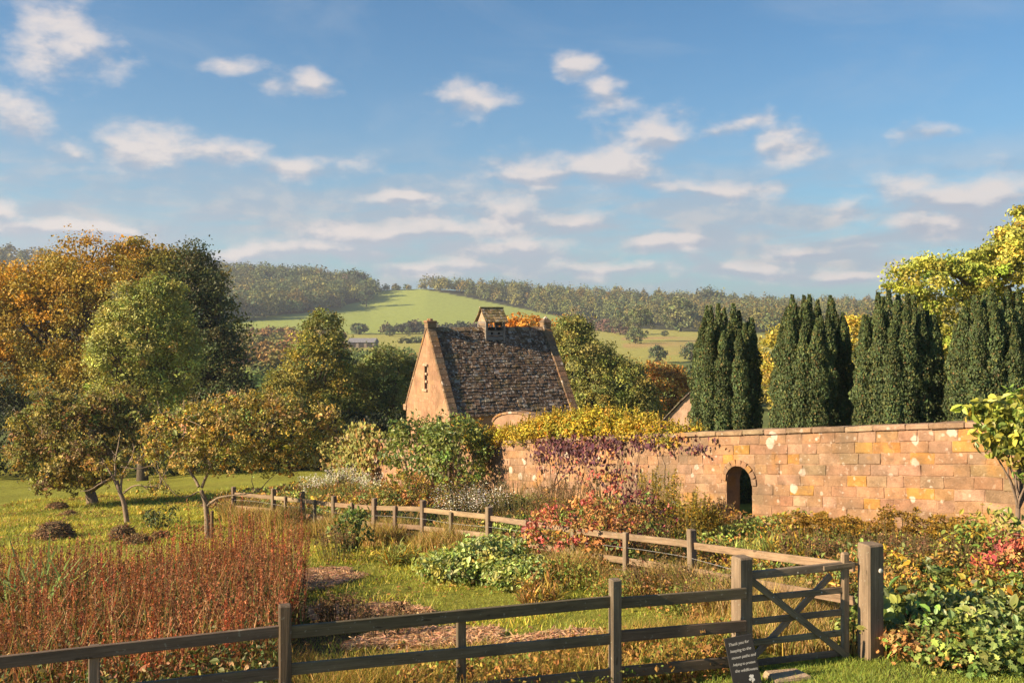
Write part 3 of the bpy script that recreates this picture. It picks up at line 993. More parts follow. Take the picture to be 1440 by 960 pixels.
MB().tube([(0, 0, -.3), (.01, 0, .35), (.015, 0, .82)], [.055, .05, .048], 8, (.16, .10, .06)).build("tree_stake", M_WOOD).location = (px_u(297.5) * 28.1, 28.1, G(px_u(297.5) * 28.1, 28.1))
tag(bpy.data.objects["tree_stake"], "short wooden stake against trunk of the golden apple tree", "stake")
for i, (px, row, lab) in enumerate([(194, 716, "pair of yellow apples lying on grass, leftmost of the windfalls"), (234, 724, "single yellow apple on lawn, middle of the windfalls"),
                                    (261, 719, "yellow apple on lawn nearest the forked apple trunk"), (199, 724, "yellow apple on grass just below leftmost windfall")]):
    Y = 34.0
    for _ in range(30):
        Y = (CAMZ - G(px_u(px) * Y, Y)) / (row - HOR) * F
    o = apple((px_u(px) * Y, Y, G(px_u(px) * Y, Y) + .06), .085)
    tag(o, lab.replace("pair of yellow apples", "yellow apple"), "apple", "windfall apples on the lawn")


# ------------------------------------------------------------------ yews
def yew(px, Y, wpx, top, label, seed, plumes=42):
    bx = px_u(px) * Y
    bz = G(bx, Y)
    R = wpx / 2 * Y / F
    Htop = CAMZ + (HOR - top) / F * Y - bz
    t = thing("yew_tree", (bx, Y, bz), label, "tree", "row of columnar yews behind the wall")
    mb = MB()
    r_ = np.random.default_rng(seed)
    pts = []
    for (cnt, q) in ((14, .72), (8, .46), (3, .2), (1, 0.)):
        for i in range(cnt):
            a = (i + .35 * r_.random()) / cnt * 6.2832 + seed
            qq = q * (1 + .08 * r_.normal())
            pts.append((R * qq * math.cos(a), R * qq * math.sin(a), q))
    for (x, y, rr) in pts:
        H = Htop * (1 - .04 * rr - .05 * (rr > .6) - .11 * r_.random() ** 1.3) if rr > .3 else Htop * (1 - .05 * r_.random())
        if r_.random() < .16 and rr > .6:
            H *= .62 + .2 * r_.random()
        pr = R * (.215 + .06 * r_.random()) if rr > 0 else R * .56
        if rr == 0:
            H = Htop * .88
        n = int(6800 * (1.2 if rr > .5 else .6))
        h = r_.random(n) ** .85
        ph = r_.random(3) * 6
        prof = np.clip(1.1 - h ** 6, .16, 1) * (.80 + .14 * np.sin(h * 31 + ph[0]) + .12 * np.sin(h * 57 + ph[1])) * np.clip(h * 9 + .5, 0, 1)
        lean = 1 - .07 * h ** 2
        a = r_.random(n) * 6.283
        q = pr * prof * (.72 + .36 * r_.random(n) ** .7)
        P = np.stack([x * lean + q * np.cos(a), y * lean + q * np.sin(a), .1 + h * (H - .1)], 1)
        O = np.stack([np.cos(a), np.sin(a), np.full(n, .35)], 1)
        N = unit(O + r_.normal(size=(n, 3)) * .45)
        ax = unit(np.array([0, 0, 1.]) + r_.normal(size=(n, 3)) * .4 + O * .35)
        c = pick([((.045, .062, .026), 4), ((.060, .078, .030), 3), ((.090, .092, .028), 1.2), ((.12, .085, .035), .25)], n, .2) * np.exp(.35 * (np.sin(P[:, 2:3] * 2.1 + ph[2]) * np.sin(P[:, 0:1] * 3 + ph[0])) - .1)
        leaf_set(mb, P, ax, N, .064 * np.exp(r_.normal(0, .25, n)), c, T_DIA)
    mb.build("crown", M_NEEDLE, t)
    tb = MB()
    for k in range(5):
        a = k * 1.26
        tb.tube(wiggle((.15 * math.cos(a), .15 * math.sin(a), -.3), (R * .4 * math.cos(a), R * .4 * math.sin(a), Htop * .75), 6, .03), np.linspace(.14, .03, 6), 7, (.10, .06, .045))
    tb.build("trunk", M_BARK, t, True)


yew(1020, 32.0, 112, 424, "dark columnar yew behind wall doorway, leftmost of the four", 3)
yew(1141, 30.0, 122, 408, "dark columnar yew second from left behind the wall", 4)
yew(1263, 28.0, 136, 402, "tall broad columnar yew in front of walnut, third from left", 5)
yew(1400, 26.0, 138, 402, "dark columnar yew at right edge behind the wall", 6)


# ------------------------------------------------------------------ garden wall
YA, YB = 46.3, 16.0
WA = np.array([wall_x(YA), YA])
WB = np.array([wall_x(YB), YB])
WD = (WB - WA) / np.linalg.norm(WB - WA)
WL = float(np.linalg.norm(WB - WA))
WN = np.array([-WD[1], WD[0]])
if WN @ np.array([-1., -.5]) < 0:
    WN = -WN
WTOP = lambda Y: np.interp(Y, [16, 20.5, 26, 36, 42.6, 47], [2.72, 2.33, 1.50, -.07, -.83, -1.28])


def s_of_Y(Y):
    return (YA - Y) / (YA - YB) * WL


def stone_col(n):
    return pick([((.315, .18, .104), 5), ((.335, .188, .102), 3), ((.32, .192, .125), 2), ((.38, .235, .145), 1.5), ((.39, .20, .06), .7), ((.29, .18, .115), 1.5)], n, .08)


def build_wall():
    t = thing("garden_wall", (WA[0], WA[1], G(*WA)), "long honey coloured stone garden wall with arched doorway, across right half", "wall")
    T = .5
    base = np.array([WA[0], WA[1], G(*WA)])
    def W(s, out, z):
        p = WA + WD * s + WN * out
        return np.stack([np.broadcast_to(p[0], np.shape(z)), np.broadcast_to(p[1], np.shape(z)), z], -1) - base if np.ndim(z) else np.array([p[0], p[1], z]) - base
    Yof = lambda s: YA - s / WL * (YA - YB)
    ztop = lambda s: float(WTOP(Yof(s))) - .13
    def zbot(s):
        p = WA + WD * s
        return G(p[0], p[1]) - .3
    # door opening
    sd0 = s_of_Y(26.0)
    hw = .44
    zs = float(G(*(WA + WD * sd0)))
    apex = 1.51 - (655 - 604) * 26 / F
    spring = apex - hw
    def arch(s):
        d = abs(s - sd0)
        return spring + math.sqrt(max(hw * hw - d * d, 0)) if d < hw else None
    # core, as continuous sheets front and back
    ss_ = sorted(set(list(np.linspace(0, WL, 60)) + list(np.linspace(sd0 - hw, sd0 + hw, 17))))
    mb = MB()
    mort = (.33, .20, .125)
    for a, b in zip(ss_[:-1], ss_[1:]):
        m = (a + b) / 2
        inside = abs(m - sd0) < hw
        lo = [zbot(a), zbot(b)] if not inside else [arch(min(max(a, sd0 - hw + 1e-6), sd0 + hw - 1e-6)), arch(min(max(b, sd0 - hw + 1e-6), sd0 + hw - 1e-6))]
        V = [W(a, 0, lo[0]), W(b, 0, lo[1]), W(b, 0, ztop(b)), W(a, 0, ztop(a)), W(a, -T, lo[0]), W(b, -T, lo[1]), W(b, -T, ztop(b)), W(a, -T, ztop(a))]
        Q = [[0, 1, 2, 3], [5, 4, 7, 6], [3, 2, 6, 7]]
        if inside:
            Q.append([0, 4, 5, 1])
        mb.add(V, [Q], mort)
    for (s_, rev) in ((0, 0), (WL, 1)):
        mb.add([W(s_, 0, zbot(s_)), W(s_, -T, zbot(s_)), W(s_, -T, ztop(s_)), W(s_, 0, ztop(s_))], [[[0, 1, 2, 3]]], mort)
    for sg in (-1, 1):
        s_ = sd0 + sg * hw
        mb.add([W(s_, 0, zbot(s_)), W(s_, -T, zbot(s_)), W(s_, -T, spring), W(s_, 0, spring)], [[[0, 1, 2, 3]]], mort)
    # facing blocks in courses
    R = np.stack([np.append(WD, 0), np.append(WN, 0), [0, 0, 1.]], 1)
    NC = 10
    for i in range(NC):
        s_ = -rng.random() * .4
        off = rng.normal(0, .004)
        while s_ < WL:
            near = Yof(s_) < 30
            L = (.34 + .42 * rng.random()) * (1.0 if near else .9)
            a, b = max(s_, .0), min(s_ + L, WL)
            s_ += L
            m = (a + b) / 2
            zt, zb = ztop(m), ztop(m) - 2.55
            h = 2.55 / NC
            f0 = i * h + off
            z0, z1 = zb + f0, zb + f0 + h
            zc = (z0 + z1) / 2
            if z1 > zt:
                z1 = zt
            # cut by the opening and its ring of voussoirs
            rw = hw + .17
            def blocked(x):
                d = abs(x - sd0)
                if d >= rw:
                    return False
                return zc < spring + math.sqrt(rw * rw - d * d) if zc > spring else d < hw
            if blocked(a) or blocked(b) or blocked(m):
                lim = math.sqrt(max(rw * rw - max(zc - spring, 0) ** 2, 0)) if zc > spring else hw
                if b > sd0 - lim and a < sd0 - lim:
                    b = sd0 - lim
                elif a < sd0 + lim and b > sd0 + lim:
                    a = sd0 + lim
                else:
                    continue
            if b - a < .05:
                continue
            m = (a + b) / 2
            slope = (ztop(min(m + .2, WL)) - ztop(max(m - .2, 0))) / (min(m + .2, WL) - max(m - .2, 0))
            Rs = R @ np.array([[1, 0, 0], [0, 1, 0], [slope, 0, 1.]])
            th = .05 + rng.random() * .010
            g = .004 + rng.random() * .007
            mb.box(W(m, th / 2 - .043, (z0 + z1) / 2), (b - a - g, th, z1 - z0 - g), stone_col(1)[0], Rs, .012, .0075)
    # voussoirs
    for k in range(9):
        a = math.pi * (k + .5) / 9
        r = hw + .085
        c = W(sd0 + r * math.cos(a), .012, spring + r * math.sin(a))
        ca, sa = math.cos(a), math.sin(a)
        Rv = R @ np.array([[sa, 0, ca], [0, 1, 0], [-ca, 0, sa]])
        mb.box(c, (.165, .075, .16), stone_col(1)[0], Rv, .008, .003)
    mb.build("wall", M_STONE, t)
    cb = MB()
    s_ = 0.0
    while s_ < WL - .05:
        L = .55 + .5 * rng.random()
        b = min(s_ + L, WL)
        m = (s_ + b) / 2
        slope = (ztop(b) - ztop(s_)) / (b - s_)
        Rs = R @ np.array([[1, 0, 0], [0, 1, 0], [slope, 0, 1.]])
        cb.box(W(m, -T / 2 + rng.normal(0, .006), ztop(m) + .067 + rng.normal(0, .006)), (b - s_ - .01, T + .15, .125), pick([((.30, .20, .13), 2), ((.38, .25, .16), 1)], 1, .14)[0], Rs, .02, .005)
        s_ = b
    cb.build("coping", M_STONE, t)
    # plank door standing open inside the arch
    dh = MB()
    hx = sd0 + hw - .05
    dd = -WN * math.cos(.3) - WD * math.sin(.3)
    for k in range(6):
        o_ = .07 + k * .135
        p = WA + WD * hx + WN * (-T + .02) + dd * o_
        top = spring + .1 + .25 * math.sin(min(k + .5, 5) / 5 * 1.5)
        hgt = top - zs
        Rd = np.stack([np.append(dd, 0), np.array([-dd[1], dd[0], 0]), [0, 0, 1.]], 1)
        dh.box(np.array([p[0], p[1], zs + hgt / 2 + .03]) - base, (.128, .04, hgt), np.array((.07, .05, .035)) * (1 + .2 * rng.random()), Rd, .004)
    dh.build("door", M_WOOD, t)


build_wall()


# rounded stone gable end seen over the wall beside the dovecote
def rounded_stone():
    Y = 45.0
    X = px_u(735) * Y
    z = G(X, Y)
    zt = CAMZ + (HOR - 581) / F * Y - z
    t = thing("curved_wall", (X, Y, z), "round topped stone wall end between dovecote and yellow hedge", "wall")
    t.rotation_euler = (0, 0, math.radians(-48))
    mb = MB()
    n = 14
    hw = 1.75
    F_, B = [], []
    for i in range(n + 1):
        a = math.pi * i / n
        F_.append((-hw * math.cos(a), -.25, zt - .55 + .55 * math.sin(a)))
    V = [(-hw, -.25, -.3)] + F_ + [(hw, -.25, -.3)]
    m = len(V)
    V2 = [(x, .25, z_) for (x, y, z_) in V]
    mb.add(np.array(V + V2), [[list(range(m))[::-1], list(range(m, 2 * m))], [[i, (i + 1) % m, m + (i + 1) % m, m + i] for i in range(m)]], (.36, .215, .135))
    mb.build("wall", M_GABLE, t)
    cb = MB()
    for i in range(n):
        a = math.pi * (i + .5) / n
        b = math.pi * (i + .5) / n
        d = np.array([hw * math.sin(a), 0, .55 * math.cos(a)])
        L = np.linalg.norm(d) * math.pi / n
        d = unit(d[None])[0]
        Rm = np.stack([d, [0, 1, 0], np.cross(d, [0, 1, 0])], 1)
        cb.box((-hw * math.cos(a), 0, zt - .52 + .55 * math.sin(a)), (L * .98, .62, .1), stone_col(1)[0] * .9, Rm, .012, .004)
    cb.build("coping", M_STONE, t)


rounded_stone()


# ------------------------------------------------------------------ dovecote
def build_dovecote():
    A = np.array([-3.27, 52.0])
    e1 = unit(np.array([[6.84, 3.45]]))[0]
    e2 = np.array([-e1[1], e1[0]])
    L, Wd = 7.65, 6.3
    zb = G(A[0], A[1]) - .8
    eave, ridge = -.71, 3.66
    t = thing("dovecote", (A[0], A[1], zb), "old stone dovecote with steep mossy stone slate roof and wooden cupola", "building")
    def P(a, b, z):
        q = e1 * a + e2 * b
        return np.array([q[0], q[1], z - zb])
    st = (.36, .205, .125)
    mb = MB()
    c = .16
    # walls: gable ends of real thickness and the two long sides
    for a0, a1 in ((0, .55), (L - .55, L)):
        V = []
        for a in (a0, a1):
            V += [P(a, 0, zb), P(a, Wd, zb), P(a, Wd, eave), P(a, Wd / 2, ridge), P(a, 0, eave)]
        if a0 == 0:
            # slit window cut through the gable face
            w0, w1, z0, z1 = Wd * .47, Wd * .47 + .55, .35, 1.65
            Vf = V[:5] + [P(0, w0, z0), P(0, w1, z0), P(0, w1, z1), P(0, w0, z1)]
            n5 = len(Vf)
            Vf += V[5:] + [P(.35, w0, z0), P(.35, w1, z0), P(.35, w1, z1), P(.35, w0, z1)]
            mb.add(Vf, [[[0, 4, 8, 5], [1, 0, 5, 6], [2, 1, 6, 7], [4, 3, 7, 8]], [[3, 2, 7]],
                        [[5, 8, 17, 14][:4], [6, 5, 14, 15], [7, 6, 15, 16], [8, 7, 16, 17], [14, 15, 16, 17]],
                        [[9 + i for i in range(5)]], [[0, 1, 10, 9], [1, 2, 11, 10], [4, 0, 9, 13]]], st)
        else:
            mb.add(V, [[[4, 3, 2, 1, 0], [5, 6, 7, 8, 9]], [[0, 1, 6, 5], [1, 2, 7, 6], [4, 0, 5, 9]]], st)
    for b0, b1 in ((0, .55), (Wd - .55, Wd)):
        V = [P(.55, b0, zb), P(L - .55, b0, zb), P(L - .55, b1, zb), P(.55, b1, zb), P(.55, b0, eave), P(L - .55, b0, eave), P(L - .55, b1, eave), P(.55, b1, eave)]
        mb.add(V, [[[0, 1, 5, 4], [2, 3, 7, 6], [4, 5, 6, 7]]], st)
    # low rubble courses on the near gable
    Rg = np.stack([np.append(e1, 0), np.append(e2, 0), [0, 0, 1]], 1)
    z = zb + .3
    while z < ridge - .25:
        h = .17 + .12 * rng.random()
        lim = Wd / 2 * np.clip((z + h - eave) / (ridge - eave), 0, 1) + .03
        b = lim - rng.random() * .3
        while b < Wd - lim:
            w = .24 + .4 * rng.random()
            q0, q1 = max(b, lim), min(b + w, Wd - lim)
            b += w
            if q1 - q0 < .08 or (q1 > Wd * .47 - .05 and q0 < Wd * .47 + .62 and z + h > .25 and z < 1.78):
                continue
            mb.box(P(.019 - rng.random() * .005, (q0 + q1) / 2, z + h / 2), (.05, q1 - q0 - .007, h - .007), np.array(st) * np.exp(rng.normal(0, .06)) * np.exp(rng.normal(0, .02, 3)), Rg, .006, .003)
        z += h
    # quoins on the near corner
    for k in range(9):
        z = zb + .5 + k * .36
        if z > eave - .2:
            break
        lx = .5 if k % 2 else .3
        ly = .3 if k % 2 else .5
        Rm = np.stack([np.append(e1, 0), np.append(e2, 0), [0, 0, 1]], 1)
        mb.box(P(lx / 2 - .02, ly / 2 - .02, z), (lx, ly, .34), np.array(st) * (.9 + .25 * rng.random()), Rm, .02, .004)
    mb.build("wall", M_GABLE, t)
    # stone slates: diminishing courses
    pitch = math.atan2(ridge - eave, Wd / 2)
    SL = math.hypot(ridge - eave, Wd / 2)
    for side in (0, 1):
        rb = MB()
        up = np.append((e2 if side == 0 else -e2) * math.cos(pitch), math.sin(pitch))
        nr = np.append((-e2 if side == 0 else e2) * math.sin(pitch), math.cos(pitch))
        org = P(0, 0 if side == 0 else Wd, eave)
        ax = np.append(e1, 0)
        # boarding under the slates
        a0, a1 = .42, L - .42
        V = [org + ax * a0 - up * .1, org + ax * a1 - up * .1, org + ax * a1 + up * (SL - .02), org + ax * a0 + up * (SL - .02)]
        V += [v - nr * .12 for v in V]
        rb.add(V, [[[0, 1, 2, 3], [7, 6, 5, 4], [0, 4, 5, 1]]], (.05, .04, .035))
        s_, row = -.28, 0
        while s_ < SL - .12:
            ex = .225 - .10 * max(s_, 0) / SL
            a = a0 - rng.random() * .2
            while a < a1:
                w = (.15 + .20 * rng.random()) * (1.1 - .35 * max(s_, 0) / SL)
                b = min(a + w, a1)
                if b - max(a, a0) > .06:
                    m = (max(a, a0) + b) / 2
                    ln = ex * 1.55
                    tilt = .13 + rng.normal(0, .03)
                    u2 = up * math.cos(tilt) - nr * math.sin(tilt)
                    n2 = nr * math.cos(tilt) + up * math.sin(tilt)
                    Rm = np.stack([ax, u2, n2], 1) @ rotz(rng.normal(0, .03))
                    col = pick([((.11, .070, .045), 4), ((.14, .092, .06), 3), ((.19, .14, .10), 1.2), ((.065, .045, .033), 1.5), ((.25, .22, .19), .45)], 1, .22, .1)[0]
                    rb.box(org + ax * m + up * (s_ + ln / 2 + rng.normal(0, .02)) + nr * (.045 + rng.normal(0, .008)), (b - max(a, a0) - .014, ln, .03 + .02 * rng.random()), col, Rm, .006, .006)
                a = b
            s_ += ex
            row += 1
        rb.build("roof", M_SLATE, t)
    # ridge stones
    rb = MB()
    a = .45
    while a < L - .5:
        b = min(a + .45, L - .45)
        for sg in (-1, 1):
            ang = pitch * .9
            q = np.append(e2 * sg * math.cos(ang), -math.sin(ang))
            n_ = np.append(e2 * sg * math.sin(ang), math.cos(ang))
            rb.box(P((a + b) / 2, Wd / 2, ridge + .08) + q * .13, (b - a - .015, .28, .06), pick([((.20, .13, .075), 1)], 1, .2)[0], np.stack([np.append(e1, 0), q, n_], 1), .012, .004)
        a = b
    rb.build("ridge", M_SLATE, t)
    # gable copings and finials
    for a in (.20, L - .20):
        cb = MB()
        for sg in (0, 1):
            p0 = P(a, -.12 if sg == 0 else Wd + .12, eave - .12)
            p1 = P(a, Wd / 2, ridge + .12)
            d = p1 - p0
            n_ = 16
            for i in range(n_):
                q0, q1 = p0 + d * (i / n_), p0 + d * ((i + .985) / n_)
                dd = unit(d[None])[0]
                ax = np.append(e1, 0)
                cb.box((q0 + q1) / 2 + np.cross(ax, dd) * (.05 if sg == 0 else -.05) * 1, (.47, np.linalg.norm(q1 - q0), .17), pick([((.20, .125, .072), 2), ((.165, .11, .07), 1)], 1, .10)[0],
                       np.stack([ax, dd, np.cross(ax, dd)], 1), .02, .005)
        Rm = np.stack([np.append(e1, 0), np.append(e2, 0), [0, 0, 1]], 1)
        for sg in (0, 1):
            cb.box(P(a, -.1 if sg == 0 else Wd + .1, eave - .18), (.6, .42, .34), (.32, .2, .12), Rm, .03, .005)
        cb.build("coping", M_STONE, t)
        fb = MB()
        fb.box(P(a, Wd / 2, ridge + .22), (.52, .46, .3), (.26, .17, .10), Rm, .03, .006)
        if a < 1:
            fb.box(P(a, Wd / 2, ridge + .42), (.6, .54, .13), (.30, .17, .10), Rm, .03, .006)
            fb.box(P(a, Wd / 2 - .12, ridge + .53), (.2, .16, .12), (.28, .17, .10), Rm, .03, .006)
            fb.box(P(a, Wd / 2 + .14, ridge + .53), (.2, .16, .12), (.28, .17, .10), Rm, .03, .006)
        else:
            V = [P(a - .3, Wd / 2 - .3, ridge + .36), P(a + .3, Wd / 2 - .3, ridge + .36), P(a + .3, Wd / 2 + .3, ridge + .36), P(a - .3, Wd / 2 + .3, ridge + .36), P(a, Wd / 2, ridge + .72)]
            fb.add(V, [[[0, 1, 4], [1, 2, 4], [2, 3, 4], [3, 0, 4]], [[3, 2, 1, 0]]], (.16, .11, .075))
        fb.build("finial", M_STONE, t)
    # slit window dressings, and dark panels set back in the opening
    wb = MB()
    Rm = np.stack([np.append(e1, 0), np.append(e2, 0), [0, 0, 1]], 1)
    wm = Wd * .47 + .275
    for z in (.68, 1.32):
        wb.box(P(.16, wm, z), (.05, .53, .62), (.012, .01, .01), Rm)  # near-black colour stands in for the shade inside the slit
    for z, y0, wd in ((.30, .08, .62), (.80, -.16, .2), (1.22, -.16, .2), (1.70, .0, .62)):
        wb.box(P(.0, wm + y0, z), (.22, wd, .13), (.46, .33, .23), Rm, .015, .004)
    wb.box(P(.05, wm - .2, 1.0), (.12, .10, 1.3), (.40, .27, .18), Rm, .01, .003)
    wb.build("window", M_STONE, t)
    # cupola (lantern) on the ridge
    ca = L * .515
    cw, cd = 1.22, 1.12
    z0, z1 = ridge - .86, ridge + .42
    lb = MB()
    tim = (.20, .175, .16)
    gry = (.19, .18, .185)
    for i in (-1, 1):
        for j in (-1, 1):
            lb.box(P(ca + i * (cw / 2 - .06), Wd / 2 + j * (cd / 2 - .06), (z0 + z1) / 2), (.13, .13, z1 - z0), tim, Rm, .01)
    for j in (-1, 1):
        lb.box(P(ca, Wd / 2 + j * (cd / 2 - .065), z0 + .22), (cw - .26, .06, .40), gry, Rm, .005)
        lb.box(P(ca, Wd / 2 + j * (cd / 2 - .065), z0 + .60), (cw - .26, .06, .24), gry, Rm, .005)
        lb.box(P(ca, Wd / 2 + j * (cd / 2 - .05), z0 + .745), (cw + .06, .12, .045), tim, Rm, .005)
        lb.box(P(ca, Wd / 2 + j * (cd / 2 - .06), z1 - .04), (cw - .26, .1, .08), tim, Rm, .005)
        lb.box(P(ca, Wd / 2 + j * (cd / 2 - .06), z1 - .27), (.06, .08, .44), tim, Rm, .005)
        for i in (-1, 1):
            lb.box(P(ca + i * .22, Wd / 2 + j * (cd / 2 - .025), z0 + .61), (.12, .03, .12), (.01, .01, .01), Rm, .002)
    for i in (-1, 1):
        for k in range(4):
            th = .5
            Rl = Rm @ np.array([[math.cos(th), 0, math.sin(th)], [0, 1, 0], [-math.sin(th), 0, math.cos(th)]]).T if i < 0 else Rm @ np.array([[math.cos(th), 0, math.sin(th)], [0, 1, 0], [-math.sin(th), 0, math.cos(th)]])
            lb.box(P(ca + i * (cw / 2 - .04), Wd / 2, z0 + .45 + k * .22), (.03, cd - .26, .19), (.30, .22, .16), Rl, .003)
        lb.box(P(ca + i * (cw / 2 - .06), Wd / 2, z1 - .06), (.1, cd - .26, .12), tim, Rm, .005)
        V = [P(ca + i * (cw / 2 - .03), Wd / 2 - cd / 2, z1), P(ca + i * (cw / 2 - .03), Wd / 2 + cd / 2, z1), P(ca + i * (cw / 2 - .03), Wd / 2, z1 + .66)]
        V += [v - np.append(e1 * i, 0) * .05 for v in V]
        lb.add(V, [[[0, 1, 2], [5, 4, 3]], [[0, 3, 4, 1], [1, 4, 5, 2], [2, 5, 3, 0]]], (.36, .25, .17))
    lb.box(P(ca, Wd / 2, ridge + .02), (cw - .3, cd - .3, .06), (.03, .03, .03), Rm)
    cup = lb.build("cupola", M_WOOD, t)
    cr = MB()
    rl = math.hypot(.86, .84)
    for sg in (-1, 1):
        q = unit(np.append(e2 * sg * .76, -.84)[None])[0]
        ax = np.append(e1, 0)
        n_ = np.cross(ax, q) * (-sg)
        if n_[2] < 0:
            n_ = -n_
        for r in range(5):
            for k in range(7):
                cr.box(P(ca - .72 + (k + .5) * 1.44 / 7 + rng.normal(0, .006), Wd / 2, z1 + .72) + q * (.08 + r * .21) + n_ * (.03 + .006 * rng.random() + .012), (1.44 / 7 - .012, .27, .035),
                       pick([((.26, .185, .085), 2), ((.20, .15, .07), 2), ((.30, .21, .10), 1)], 1, .18)[0], np.stack([ax, q * 1.0 + n_ * .09, n_], 1), .005, .004)
    cr.box(P(ca, Wd / 2, z1 + .78), (1.5, .16, .1), (.26, .2, .09), Rm, .02)
    o = cr.build("cupola_roof", M_SLATE, cup)


build_dovecote()


# small stone building half hidden by the leftmost yew
def outbuilding():
    Y = 50.0
    X = px_u(972) * Y
    z = G(X, Y)
    t = thing("outbuilding", (X, Y, z), "pink stone gable of small outbuilding half hidden by leftmost yew", "building")
    t.rotation_euler = (0, 0, math.radians(-20))
    zt = CAMZ + (HOR - 552) / F * Y - z
    ze = zt - 2.0
    hw = 1.9
    V = [(-hw, 0, -.3), (hw, 0, -.3), (hw, 0, ze), (0, 0, zt), (-hw, 0, ze)]
    V += [(x, 6, z_) for (x, y, z_) in V]
    MB().add(np.array(V), [[[0, 1, 2, 3, 4], [9, 8, 7, 6, 5]], [[0, 5, 6, 1], [1, 6, 7, 2], [4, 9, 5, 0]]], (.46, .30, .21)).build("wall", M_GABLE, t)
    for sg in (-1, 1):
        d = unit(np.array([[-sg * hw, 0, zt - ze]]))[0]
        n_ = np.array([sg * d[2], 0, abs(d[0])])
        L = math.hypot(hw, zt - ze) + .3
        c = np.array([sg * hw, 3, ze]) + d * (L / 2 - .28) + n_ * .07
        rb = MB()
        for k in range(11):
            for j in range(14):
                rb.box(c + d * ((k + .5) / 11 - .5) * L + np.array([0, (j + .5) * 6.3 / 14 - 3.15, 0]) + n_ * rng.normal(0, .01), (L / 11 * 1.4, 6.3 / 14 - .02, .05), pick([((.12, .085, .06), 2), ((.2, .14, .1), 1)], 1, .2)[0], np.stack([d, [0, 1, 0], np.cross(d, [0, 1, 0])], 1), .006, .005)
        rb.build("roof", M_SLATE, t)


outbuilding()

# ------------------------------------------------------------------ fences, gate, sign
GREY = (.15, .112, .076)
def wcol(v=.15):
    return np.array(GREY) * math.exp(rng.normal(0, v)) * np.exp(rng.normal(0, .03, 3))


def post_mb(size, h, R, bev=.012, deep=.4, col=None):
    return MB().box((0, 0, (h - deep) / 2), (size[0], size[1], h + deep), wcol() if col is None else col, R, bev, .002)


def near_fence():
    t = thing("post_and_rail_fence", (-2.35, 10.3, G(-2.35, 10.3)), "dark weathered three rail wooden fence across the foreground", "fence")
    o0 = np.array(t.location)
    d = unit(np.array([[3.54, 1.2]]))[0]
    ang = math.atan2(d[1], d[0])
    R = rotz(ang)
    line = lambda x: np.interp(x, [-9.4, -5.9, -2.35, 1.19, 2.79], [7.9, 9.1, 10.3, 11.5, 12.04])
    rz = lambda x: np.interp(x, [-9.4, -5.9, -2.35, 1.19, 2.79], [1.20, 1.245, 1.275, 1.225, 1.195])
    full = [-9.4, -5.9, -2.35, 1.19]
    for x in full:
        y = line(x)
        g = G(x, y)
        h = rz(x) + .27 - g
        p = post_mb((.125, .125), h, R, .014).build("post", M_WOOD, t)
        p.location = np.array([x, y, g]) - o0
    for x in (-7.65, -4.10, -.56):
        y = line(x) + .065
        g = G(x, y)
        p = post_mb((.10, .07), rz(x) + .045 - g, R, .008).build("post", M_WOOD, t)
        p.location = np.array([x, y, g]) - o0
    xs = full + [2.79]
    for a, b in zip(xs[:-1], xs[1:]):
        for k in range(3):
            sag = rng.normal(0, .012)
            m = MB()
            n = 5
            for i in range(1):
                xa, xb = a + .055 * d[0], b - .055 * d[0]
                if b > 2:
                    xb = b + .02
                m.beam(np.array([xa, line(xa) - (.11 if b > 2 else 0) * 0, rz(xa) - k * .405 + sag]) - o0, np.array([xb, line(xb) - (.09 if b > 2 else 0), rz(xb) - k * .405 + rng.normal(0, .012)]) - o0, .042, .125 + rng.normal(0, .006), wcol(.12) * .85, .006)
            m.build("rail", M_WOOD, t)
    # two nail heads per post so the joints read
    return t


near_fence()


